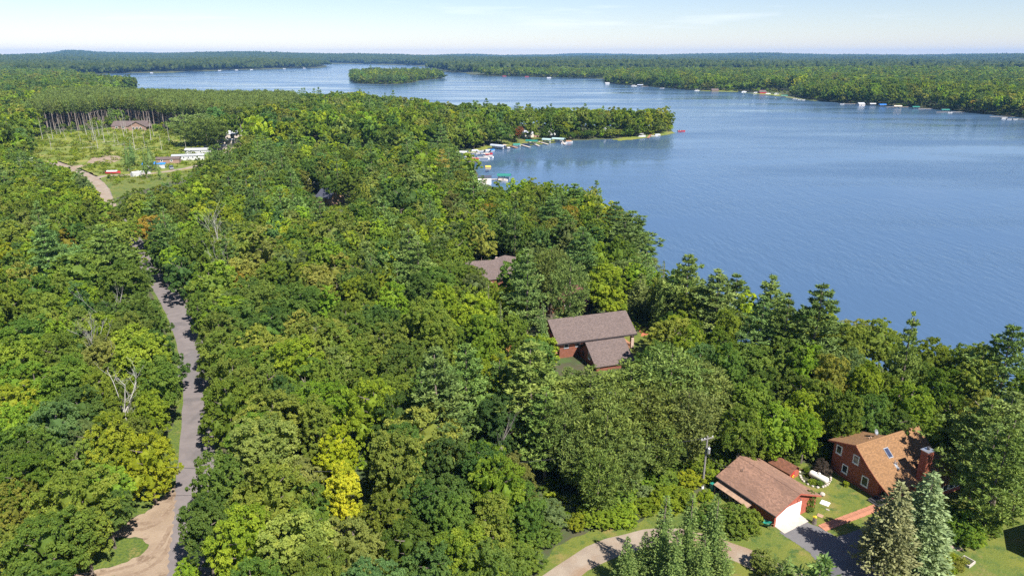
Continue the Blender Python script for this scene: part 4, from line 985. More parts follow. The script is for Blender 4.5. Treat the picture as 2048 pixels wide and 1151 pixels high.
for x, y, l in [(436, 141, 'first'), (470, 140, 'second'), (500, 139.2, 'third'), (566, 137.6, 'fourth'), (606, 136.4, 'fifth')]:
    at_house('shore_cabin', '%s white cabin along the far left shore counting from its bare bank' % l, x, y, 0, 11, 7, 3, 5, 'hull_white', 'roof_grey', wins=(), cat='house', group='white cabins on the far left shore')
at_house('shore_cabin', 'white cabin alone at the inner end of the far left shore', 300, 145.4, 0, 9, 6, 3, 5, 'hull_white', 'roof_grey', wins=(), cat='house')
dock('dock at the wooded left point with boats under a roof', (262, 180), (276, 180.8), 3)
at_house('boathouse', 'white boathouse with blue roof in the cove behind the pine plantation', 193, 186, 10, 9, 6, 3, 4.5, 'hull_white', 'blue_tarp', wins=(), cat='boathouse')
at_house('shore_cabin', 'white cottage among the trees of the wooded left point', 216, 172, 10, 10, 9, 4, 8, 'hull_white', 'roof_grey', wins=(), cat='house')
# lane and trailer park
rb = motorboat('red motorboat with a white cover parked on land by the lane', 227, 348.5, 5, 'red_paint', 7, z=3.35, cover='hull_white')
rb.location = (*at(227, 347.5), 3.45)
tl = thing('boat_trailer', 'low steel trailer under the parked red motorboat', 'trailer', (*at(227, 347.5), 3), R(5))
MB().box((-3, -.7, .35), (3.4, -.6, .45)).build('rail_beam', M['metal'], tl); MB().box((-3, .6, .35), (3.4, .7, .45)).build('rail_beam', M['metal'], tl)
for s in (-1, 1): MB().tube([(-.6, s * .95 - .1, .3), (-.6, s * .95 + .1, .3)], .3, 10).build('wheel', M['dark_metal'], tl)
at_house('camper', 'rounded white camper parked on the mown grass by the lane', 268, 358.5, 60, 4.2, 2.4, 2.0, 2.6, 'hull_white', 'hull_white', wins=(('left', 1.2, 1.5, 1.0, .7),), cat='trailer', ov=.04)
motorboat('white covered boat on the mown grass beside the camper', 293, 359, 10, 'hull_white', 5, cover='hull_white').location.z = 3.2
bc = thing('tarp_shelter', 'white walled shelter with a bright blue tarp roof by the lane', 'shelter', (*at(300, 336), 3), R(12))
for x in (-3, 3):
    for y in (-1.8, 1.8): MB().box((x - .06, y - .06, 0), (x + .06, y + .06, 2.3)).build('post', M['metal'], bc)
MB().prism([(-2.1, 2.2), (0, 3.1), (2.1, 2.2), (2.1, 2.28), (0, 3.2), (-2.1, 2.28)], 'x', -3.3, 3.3).build('tarp', M['blue_tarp'], bc)
MB().box((-3, -1.85, 0), (1, -1.8, 1.9)).build('side_curtain', M['hull_white'], bc)
bc = thing('tarp_shelter', 'smaller blue tarp roof right of the dark spruce by the lane', 'shelter', (*at(324, 336), 3), R(12))
for x in (-2, 2):
    for y in (-1.5, 1.5): MB().box((x - .06, y - .06, 0), (x + .06, y + .06, 2.2)).build('post', M['metal'], bc)
MB().prism([(-1.8, 2.1), (0, 2.8), (1.8, 2.1), (1.8, 2.18), (0, 2.9), (-1.8, 2.18)], 'x', -2.2, 2.2).build('tarp', M['blue_tarp'], bc)
MB().box((-2, -1.55, 0), (2, -1.5, 1.8)).build('side_curtain', M['hull_white'], bc)
tr_ = thing('pickup_truck', 'silver pickup truck parked by the blue tarp shelters', 'truck', (*at(343, 338), 3), R(-60))
MB().prism([(-2.6, .4), (2.6, .4), (2.6, 1.05), (1.5, 1.15), (-2.6, 1.15)], 'y', -.95, .95).build('body', M['metal'], tr_)
MB().prism([(-.6, 1.152), (1.5, 1.152), (.9, 1.85), (-.5, 1.85)], 'y', -.85, .85).build('cab_glass', M['glass'], tr_)
MB().box((-.5, -.82, 1.852), (.9, .82, 1.9)).build('cab_roof', M['metal'], tr_)
for x in (-1.65, 1.6):
    for s in (-1, 1): MB().tube([(x, s * .82, .38), (x, s * 1.0, .38)], .38, 12).build('wheel', M['dark_metal'], tr_)
# ---------------------------------------------------------------- trees: shapes shared by many trees
def unit(v): return v / np.maximum(np.linalg.norm(v, axis=-1, keepdims=True), 1e-9)
def leaf_quads(P, N, size, aspect=0.7, bend=0.22, g=rng):
    """diamond leaves centred on P facing N"""
    n = len(P)
    r = unit(g.normal(size=(n, 3))); T = unit(np.cross(N, r)); B = np.cross(N, T)
    s = (np.asarray(size) * np.ones(n))[:, None]
    T, B = T * s * .5, B * s * .5 * aspect
    dn = N * s * bend
    V = np.stack([P - T - dn, P + B * 1.0 + dn * .3, P + T - dn, P - B + dn * .3], 1)
    return V.reshape(-1, 3)
def needle_quads(P, D, length, width, g=rng):
    """long thin leaves starting at P along D"""
    n = len(P); r = unit(g.normal(size=(n, 3))); B = unit(np.cross(D, r))
    L = (np.asarray(length) * np.ones(n))[:, None]; W_ = (np.asarray(width) * np.ones(n))[:, None]
    V = np.stack([P, P + D * L * .45 + B * W_ * .5, P + D * L, P + D * L * .45 - B * W_ * .5], 1)
    return V.reshape(-1, 3)
def quads_mesh(name, V, tint, mat, extra=None):
    """V: 4 vertices per leaf; extra: (verts, faces, tint) of further polygons"""
    nq = len(V) // 4
    F = [tuple(range(4 * i, 4 * i + 4)) for i in range(nq)] if extra else None
    me = bpy.data.meshes.new(name)
    if extra:
        ev, ef, et = extra
        me.from_pydata(np.vstack([V, ev]).tolist(), [], F + [tuple(4 * nq + k for k in f) for f in ef])
        tv = np.concatenate([np.repeat(tint, 4), et])
    else:
        me.vertices.add(len(V)); me.vertices.foreach_set('co', V.ravel())
        me.loops.add(len(V)); me.loops.foreach_set('vertex_index', np.arange(len(V)))
        me.polygons.add(nq); me.polygons.foreach_set('loop_start', np.arange(nq) * 4)
        me.update(); tv = np.repeat(tint, 4)
    at_ = me.attributes.new('tint', 'FLOAT', 'POINT'); at_.data.foreach_set('value', np.clip(tv, 0, 1).astype(np.float32))
    me.materials.append(mat)
    return me
def ico(sub):
    bm = bmesh.new(); bmesh.ops.create_icosphere(bm, subdivisions=sub, radius=1)
    v = np.array([x.co[:] for x in bm.verts]); f = [tuple(q.index for q in p.verts) for p in bm.faces]; bm.free()
    return v, f
ICO = {k: ico(k) for k in (1, 2)}
def fib(n, g):
    i = np.arange(n) + .5; ph = np.arccos(1 - 2 * i / n); th = math.pi * (1 + 5 ** .5) * i + g.uniform(0, 6.28)
    return np.stack([np.cos(th) * np.sin(ph), np.sin(th) * np.sin(ph), np.cos(ph)], 1)

def broad_crown(name, seed, n_clump, n_leaf, leaf, tall=1.05, mat='leaf', spread=1.0, openness=0.0, core=True, aspect=.72):
    """crown of radius 1 centred on the origin, made of leafy clumps"""
    g = np.random.default_rng(seed); sh = np.array([spread, spread, tall])
    nm = g.integers(4, 7); Mc = [np.array([0, 0, .22])]; Mr = [.60]
    for q in range(nm):                                   # several heads of different height make up the crown
        a = 6.28 * (q + g.uniform(-.25, .25)) / nm; rho = g.uniform(.36, .58)
        Mc.append(np.array([math.cos(a) * rho, math.sin(a) * rho, g.uniform(-.42, .38)])); Mr.append(g.uniform(.36, .52))
    Mc, Mr = np.array(Mc), np.array(Mr); Cs = []
    for c, r_ in zip(Mc, Mr):
        d = fib(max(5, int(n_clump * r_ ** 2 / (Mr ** 2).sum() * 2.5)), g); d = unit(d + g.normal(size=d.shape) * .2); p = c + d * r_ * g.uniform(.78, 1.02, (len(d), 1))
        ok = np.array([all(np.linalg.norm(x - c2) > r2 * .80 for c2, r2 in zip(Mc, Mr) if c2 is not c) for x in p]) & (p[:, 2] > -.66)
        Cs.append(p[ok])
    C0 = np.vstack(Cs); C = C0 * sh
    cr = g.uniform(.15, .28, len(C)) * (1 - .2 * openness); out = unit(C0 + np.array([0, 0, .25]))
    ct = np.clip(.5 + g.normal(size=len(C)) * .20, 0, 1)
    per = np.maximum((n_leaf * cr ** 2 / (cr ** 2).sum()).astype(int), 6)
    Ps, Ns, Ts, Ss = [], [], [], []
    for c, r_, k, o, t in zip(C, cr, per, out, ct):
        ns = max(3, int(k / 26)); sd_ = unit(g.normal(size=(ns, 3)) + o * .7 + np.array([0, 0, .25])); sc_ = c + sd_ * r_ * g.uniform(.55, 1.15, (ns, 1)) * np.array([1.1, 1.1, .75])
        w = g.integers(0, ns, k); n = unit(g.normal(size=(k, 3)) + sd_[w] * .9 + np.array([0, 0, .45]))
        Ps.append(sc_[w] + n * (r_ * .38 * g.uniform(.4, 1.1, k))[:, None] * np.array([1.15, 1.15, .75])); Ns.append(unit(n + g.normal(size=(k, 3)) * .32 + np.array([0, 0, .6])))
        st = g.normal(size=ns) * .12
        Ts.append(t + st[w] + g.normal(size=k) * .13); Ss.append(leaf * g.uniform(.65, 1.35, k))
    V = leaf_quads(np.vstack(Ps), np.vstack(Ns), np.concatenate(Ss), aspect, g=g)
    extra = None
    if core:
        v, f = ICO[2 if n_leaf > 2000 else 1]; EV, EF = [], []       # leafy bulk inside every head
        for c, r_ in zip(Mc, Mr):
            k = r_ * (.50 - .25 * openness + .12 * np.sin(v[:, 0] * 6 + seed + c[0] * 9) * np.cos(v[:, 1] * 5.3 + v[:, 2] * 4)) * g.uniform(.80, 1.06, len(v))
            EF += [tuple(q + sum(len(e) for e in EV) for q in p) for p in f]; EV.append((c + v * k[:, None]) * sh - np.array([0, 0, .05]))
        EV = np.vstack(EV); extra = (EV, EF, np.clip(.22 + .2 * g.random(len(EV)), 0, 1))  # darker tint puts shade into the gaps between clumps
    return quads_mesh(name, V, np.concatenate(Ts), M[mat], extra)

def pine_crown(name, seed, levels, per_whorl, tufts, needles, mat='needle', width=.27, base=.28, flat=.55, n_len=.036, irregular=.35, lop=0.0):
    """white pine, height 1 from the ground: whorls of flat plates of needle tufts"""
    g = np.random.default_rng(seed); P, D, T, Lh = [], [], [], []; BV, BF = [], []
    for i in range(levels):
        t = max(0.0, (i + g.uniform(-.3, .3)) / (levels - 1)); z = base + (1 - base) * min(max(t, 0), 1) * .985
        prof = width * (1 - t ** 1.7 * .93) * (.72 + .28 * math.sin(min(1, t * 3.2) * 1.57)) if t < 1 else width * .05
        for j in range(per_whorl if t < .9 else max(3, per_whorl - 2)):
            a = 2 * math.pi * (j + g.uniform(-.35, .35)) / per_whorl + i * 1.1
            L = prof * g.uniform(1 - irregular, 1 + irregular * .8) * (1 + lop * math.cos(a)) + .012
            rise = g.uniform(.02, .30) * (.5 + .8 * t)
            dirv = np.array([math.cos(a), math.sin(a), 0.0]); side = np.array([-math.sin(a), math.cos(a), 0])
            tip = dirv * L + np.array([0, 0, L * rise])
            k = len(BV); w = .0035
            BV += [(0, 0, z - w), (0, 0, z + w), tuple(tip * .8 + (0, 0, z))]; BF.append((k, k + 1, k + 2))
            nt = max(2, int(tufts * (L / width) + .5)); tt = np.clip(.5 + g.normal() * .18, 0, 1)
            for q in range(nt):
                s = .30 + .70 * (q + g.random()) / nt
                wdt = .085 * (.4 + min(s, 1.25 - s)) * (L / width) * 2.1
                c = tip * s + side * g.uniform(-1, 1) * wdt + np.array([0, 0, z + g.uniform(-.006, .010)])
                nd = needles
                dd = unit(g.normal(size=(nd, 3)) * np.array([1, 1, flat]) + dirv * .8 + np.array([0, 0, .32]))
                P.append(np.repeat(c[None], nd, 0) + g.normal(size=(nd, 3)) * .006); D.append(dd); T.append(np.clip(tt + g.normal(size=nd) * .16, 0, 1)); Lh.append(n_len * g.uniform(.7, 1.3, nd))
    P, D, T, Lh = np.vstack(P), np.vstack(D), np.concatenate(T), np.concatenate(Lh)
    V = needle_quads(P, D, Lh, Lh * .30, g)
    return quads_mesh(name, V, T, M[mat], (np.array(BV), BF, np.zeros(len(BV))))

def red_pine_crown(name, seed, n_tuft, needles, mat='needle', rx=.24, base=.42, n_len=.045):
    """red pine, height 1: rounded crown of bristly balls of needles on bare limbs"""
    g = np.random.default_rng(seed); P, D, T, Lh = [], [], [], []; BV, BF = [], []
    cz, hz = (1 + base) / 2, (1 - base) / 2
    d = fib(n_tuft, g)
    for k_, v in enumerate(d):
        r = g.uniform(.45, 1.0) ** .6 * (1 + .14 * math.sin(v[0] * 5 + seed) * math.cos(v[1] * 4))
        pr = 1.0 if v[2] > -.1 else .82
        c = np.array([v[0] * rx * r * pr, v[1] * rx * r * pr, cz + v[2] * hz * r])
        c[2] += .02 * math.sin(k_)
        st = np.array([0, 0, max(base * .95, c[2] - .07 - .25 * math.hypot(c[0], c[1]))])
        kk = len(BV); w = .0032
        BV += [tuple(st + (0, 0, -w)), tuple(st + (0, 0, w)), tuple(c)]; BF.append((kk, kk + 1, kk + 2))
        o = unit(c - np.array([0, 0, cz - .12]))
        dd = unit(g.normal(size=(needles, 3)) + o * .8 + np.array([0, 0, .4])); tt = np.clip(.5 + g.normal() * .2, 0, 1)
        P.append(c[None] + g.normal(size=(needles, 3)) * .012); D.append(dd); T.append(np.clip(tt + g.normal(size=needles) * .2, 0, 1)); Lh.append(n_len * g.uniform(.6, 1.25, needles))
    P, D, T, Lh = np.vstack(P), np.vstack(D), np.concatenate(T), np.concatenate(Lh)
    return quads_mesh(name, needle_quads(P, D, Lh, Lh * .30, g), T, M[mat], (np.array(BV), BF, np.zeros(len(BV))))

def spruce_crown(name, seed, levels, per, needles, mat='needle', width=.22, base=.06, droop=.25, n_len=.032, pw=.82):
    g = np.random.default_rng(seed); P, D, T, Lh = [], [], [], []
    for i in range(levels):
        t = max(0.0, (i + g.uniform(-.3, .3)) / (levels - 1)); z = base + (1 - base) * min(max(t, 0), 1) * .97
        L0 = width * max(0.0, 1 - t) ** pw + .010; n_b = max(4, int(per * (1 - t * .6)))
        for j in range(n_b):
            a = 2 * math.pi * (j + g.uniform(-.4, .4)) / n_b + i * 2.4
            L = L0 * g.uniform(.74, 1.16); dirv = np.array([math.cos(a), math.sin(a), 0]); side = np.array([-math.sin(a), math.cos(a), 0]); tt = np.clip(.5 + g.normal() * .2, 0, 1)
            k = max(4, int(needles * L / width)); s = .18 + .82 * g.random(k) ** .75
            c = dirv[None] * (s * L)[:, None] + side[None] * (g.uniform(-1, 1, k) * .40 * L * (1.12 - s))[:, None]
            c[:, 2] = z - droop * L * s ** 1.4 + .14 * L * s ** 4 + g.normal(size=k) * .003
            dd = unit(dirv[None] * .9 + side[None] * np.sign(g.uniform(-1, 1, k))[:, None] * .55 + g.normal(size=(k, 3)) * .3 + np.array([0, 0, .1]))
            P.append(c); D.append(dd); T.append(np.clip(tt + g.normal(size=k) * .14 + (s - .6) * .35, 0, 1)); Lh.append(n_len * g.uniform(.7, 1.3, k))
    P.append(np.array([[0, 0, .97]] * 5)); D.append(unit(g.normal(size=(5, 3)) * .2 + np.array([0, 0, 1]))); T.append(np.full(5, .6)); Lh.append(np.full(5, .03))
    P, D, T, Lh = np.vstack(P), np.vstack(D), np.concatenate(T), np.concatenate(Lh)
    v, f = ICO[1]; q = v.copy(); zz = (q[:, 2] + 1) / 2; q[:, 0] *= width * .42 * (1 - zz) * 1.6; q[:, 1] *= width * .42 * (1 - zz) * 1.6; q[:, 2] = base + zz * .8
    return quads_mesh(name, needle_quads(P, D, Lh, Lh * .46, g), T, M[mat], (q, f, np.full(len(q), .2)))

def trunk_mesh(name, seed, mat, h=1.0, r=.02, limbs=5, limb_from=.55, limb_len=.28, n=6, bend=.02):
    g = random.Random(seed); b = MB()
    pts = [(g.uniform(-bend, bend) * k / 4, g.uniform(-bend, bend) * k / 4, h * k / 4 - (.02 if k == 0 else 0)) for k in range(5)]
    b.tube(pts, [r * (1.25 if k == 0 else 1 - .19 * k) for k in range(5)], n, False)
    for i in range(limbs):
        z = h * (limb_from + (.95 - limb_from) * i / max(1, limbs)); a = g.uniform(0, 6.28); L = limb_len * g.uniform(.7, 1.1)
        b.tube([(0, 0, z), (L * .5 * math.cos(a), L * .5 * math.sin(a), z + L * .35), (L * math.cos(a), L * math.sin(a), z + L * .8)], [r * .5, r * .35, r * .12], 4, False)
    return b.mesh(name, M[mat])

def snag_mesh(name, seed, mat='bark_grey', depth=4, h=1.0, r=.018, spread=.8, crooked=.12, side=None):
    """bare dead tree: trunk with forking limbs, height 1"""
    g = random.Random(seed); b = MB()
    def grow(p, d, L, rad, lev):
        pts, q, dd = [p], p, d
        for k in range(3):
            dd = (dd + Vector((g.uniform(-1, 1), g.uniform(-1, 1), g.uniform(-.5, .8))) * crooked).normalized(); q = q + dd * L / 3; pts.append(q)
        b.tube(pts, [rad, rad * .85, rad * .7, rad * .5], 5 if lev < 2 else 3, False)
        if lev >= depth: return
        for i in range(g.choice((2, 3)) if lev else 6):
            s = pts[g.choice((1, 2, 3))] if lev else pts[3].lerp(pts[1], i / 6 * .9)
            nd = (dd + Vector((g.uniform(-1, 1), g.uniform(-1, 1), g.uniform(-.1, .7))) * spread + (side or Vector())).normalized()
            grow(s, nd, L * g.uniform(.42, .68), rad * .55, lev + 1)
    grow(Vector((0, 0, -.02)), Vector((0, 0, 1)), h * .62, r, 0)
    return b.mesh(name, M[mat])

NEAR, MID = [], []
specs = [(14, 1.0, 1.0, 0), (18, 1.15, .95, 0), (22, 1.0, 1.05, .1), (16, 1.35, .85, 0), (24, 1.2, 1.0, 0), (20, .9, 1.1, .2), (26, 1.1, 1.0, .15), (18, 1.5, .8, .1)]
for i, (nc, tall, sp, op) in enumerate(specs):
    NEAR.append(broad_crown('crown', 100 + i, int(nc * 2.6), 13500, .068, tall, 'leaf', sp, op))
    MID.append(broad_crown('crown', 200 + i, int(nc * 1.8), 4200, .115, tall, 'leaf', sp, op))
TRUNK = [trunk_mesh('trunk', 300 + i, 'bark', limbs=6, limb_len=.15) for i in range(3)]
TRUNK_W = [trunk_mesh('trunk', 310 + i, 'bark_white', r=.014, limbs=6, bend=.04, limb_len=.17) for i in range(2)]
WP = [pine_crown('crown', 400 + i, 11, 6, 12, 24, flat=.26, base=.22, lop=l, irregular=ir) for i, (l, ir) in enumerate(((0, .5), (.25, .55), (.1, .45), (.5, .6)))]
WPM = [pine_crown('crown', 420 + i, 11, 5, 6, 13, n_len=.05, flat=.3) for i in range(3)]
RP = [red_pine_crown('crown', 430 + i, 330, 28, rx=.26 + .02 * i, base=.16, n_len=.036) for i in range(3)]
RPM = [red_pine_crown('crown', 440 + i, 70, 12, rx=.15, base=.60, n_len=.06) for i in range(3)]
SPR = [spruce_crown('crown', 450 + i, 30, 15, 28, width=w, n_len=.028) for i, w in enumerate((.23, .26, .20))]
SPM = [spruce_crown('crown', 460 + i, 14, 9, 9, width=.22, n_len=.05) for i in range(2)]
TRUNK_P = [trunk_mesh('trunk', 320 + i, 'bark_pine', r=.015, limbs=0) for i in range(2)]
TRUNK_PL = [trunk_mesh('trunk', 330 + i, 'bark_red', r=.013, limbs=3, limb_from=.3, limb_len=.07) for i in range(2)]

C = dict(spruce_grey=(0.199, 0.208, 0.093), mid=(0.165, 0.240, 0.035), bright=(0.216, 0.308, 0.032), lime=(0.282, 0.348, 0.032), yellow=(0.376, 0.423, 0.030), olive=(0.187, 0.247, 0.041), tan=(0.254, 0.291, 0.060),
         dark=(0.126, 0.203, 0.039), deep=(0.095, 0.165, 0.038), bluish=(0.125, 0.224, 0.064), greyish=(0.179, 0.243, 0.076), silver=(0.263, 0.319, 0.087), orange=(0.317, 0.259, 0.040),
         rust=(0.299, 0.139, 0.059), redpine=(0.132, 0.177, 0.038), whitepine=(0.123, 0.197, 0.047), wp_light=(0.150, 0.218, 0.053), blue=(0.215, 0.289, 0.128), spruce=(0.140, 0.204, 0.053), pale=(0.270, 0.319, 0.069), bronze=(0.161, 0.181, 0.045), purple=(0.102, 0.083, 0.076))
WORD = dict(spruce_grey='greyish', mid='mid green', bright='bright green', lime='yellow green', yellow='bright yellow', olive='olive green', tan='pale olive tan', dark='dark green', deep='very dark green', bluish='bluish green',
            greyish='grey green', silver='silvery green', orange='orange tinged', rust='rusty brown', redpine='olive brown', whitepine='dark green', wp_light='lighter green', blue='silvery blue', spruce='dusky green', pale='pale grey green', bronze='bronze brown', purple='dull purple')
TREES = []        # (root, x, y, radius, height, kind, colour)
def put(kind, X, Y, r, h, col, label=None, near=True, parts=None, jit=.17):
    """one tree as a thing: crown and trunk are its parts"""
    z = float(land_z(np.array([X]), np.array([Y]))[0])
    t = bpy.data.objects.new(kind, None); t.empty_display_size = .4
    t.location = (X, Y, z); t.rotation_euler = (0, 0, rnd.uniform(0, 6.28)); COL.objects.link(t)
    c = C[col] if isinstance(col, str) else col
    k = 1 + rnd.uniform(-jit, jit); c = (c[0] * k * (1 + rnd.uniform(-jit, jit) * .6), c[1] * k, c[2] * k * (1 + rnd.uniform(-jit, jit)), 1)
    i = rnd.randrange(100)
    def part(nm, me, scale, loc=(0, 0, 0)):
        o = bpy.data.objects.new(nm, me); o.parent = t; o.scale = scale; o.location = loc; o.color = c; COL.objects.link(o); return o
    if kind in ('broadleaf_tree', 'birch_tree'):
        me = parts if parts is not None else (NEAR if near else MID)[i % 8]
        hz = min(h * .46, r * 1.75)
        part('crown', me, (r, r, hz / 1.1), (0, 0, h - hz * .98))
        part('trunk', (TRUNK_W[i % 2] if kind == 'birch_tree' else TRUNK[i % 3]), (h, h, h * .80))
    elif kind == 'shrub':
        part('foliage', (NEAR if near else MID)[i % 8], (r, r, h * .62), (0, 0, h * .45))
    else:
        me = parts if parts is not None else {'white_pine': (WP if near else WPM), 'red_pine': (RP if near else RPM), 'spruce_tree': (SPR if near else SPM)}[kind]
        me = me[i % len(me)] if isinstance(me, list) else me
        w0 = {'white_pine': .27, 'red_pine': .27 if near else .15, 'spruce_tree': .23}[kind]
        part('crown', me, (r / w0, r / w0, h)); part('trunk', (TRUNK_P if near else TRUNK_PL)[i % 2], (h, h, h * .97))
    if label: t['label'] = label
    t['category'] = 'shrub' if kind == 'shrub' else 'tree'
    TREES.append((t, X, Y, r, h, kind, col if isinstance(col, str) else 'mid', label))
    return t
def hero(kind, x, y, w, col, h=None, label=None, apex=False, parts=None, near=True):
    """tree from where its crown (or apex) stands in the photograph"""
    conifer = kind in ('white_pine', 'red_pine', 'spruce_tree')
    hh = h or {'broadleaf_tree': 12.5, 'birch_tree': 14, 'white_pine': 19, 'red_pine': 17, 'spruce_tree': 12, 'shrub': 2.6}[kind]
    if not h: hh *= rnd.uniform(.9, 1.1)
    for _ in range(3):
        if conifer: zz = 3 + hh
        elif kind == 'shrub': zz = 3 + hh * .5
        else: zz = 3 + hh * .70
        X, Y = at(x, y, zz)
        r = w / 2 * proj(X, Y, zz)[2] / FOC
        if h or kind in ('shrub',) or conifer: break
        hh = max(hh, r * 2.3) if r > 5 else min(hh, max(8, r * 3.4))
    if conifer and apex is False: pass
    return put(kind, X, Y, r, hh, col, label, near, parts)
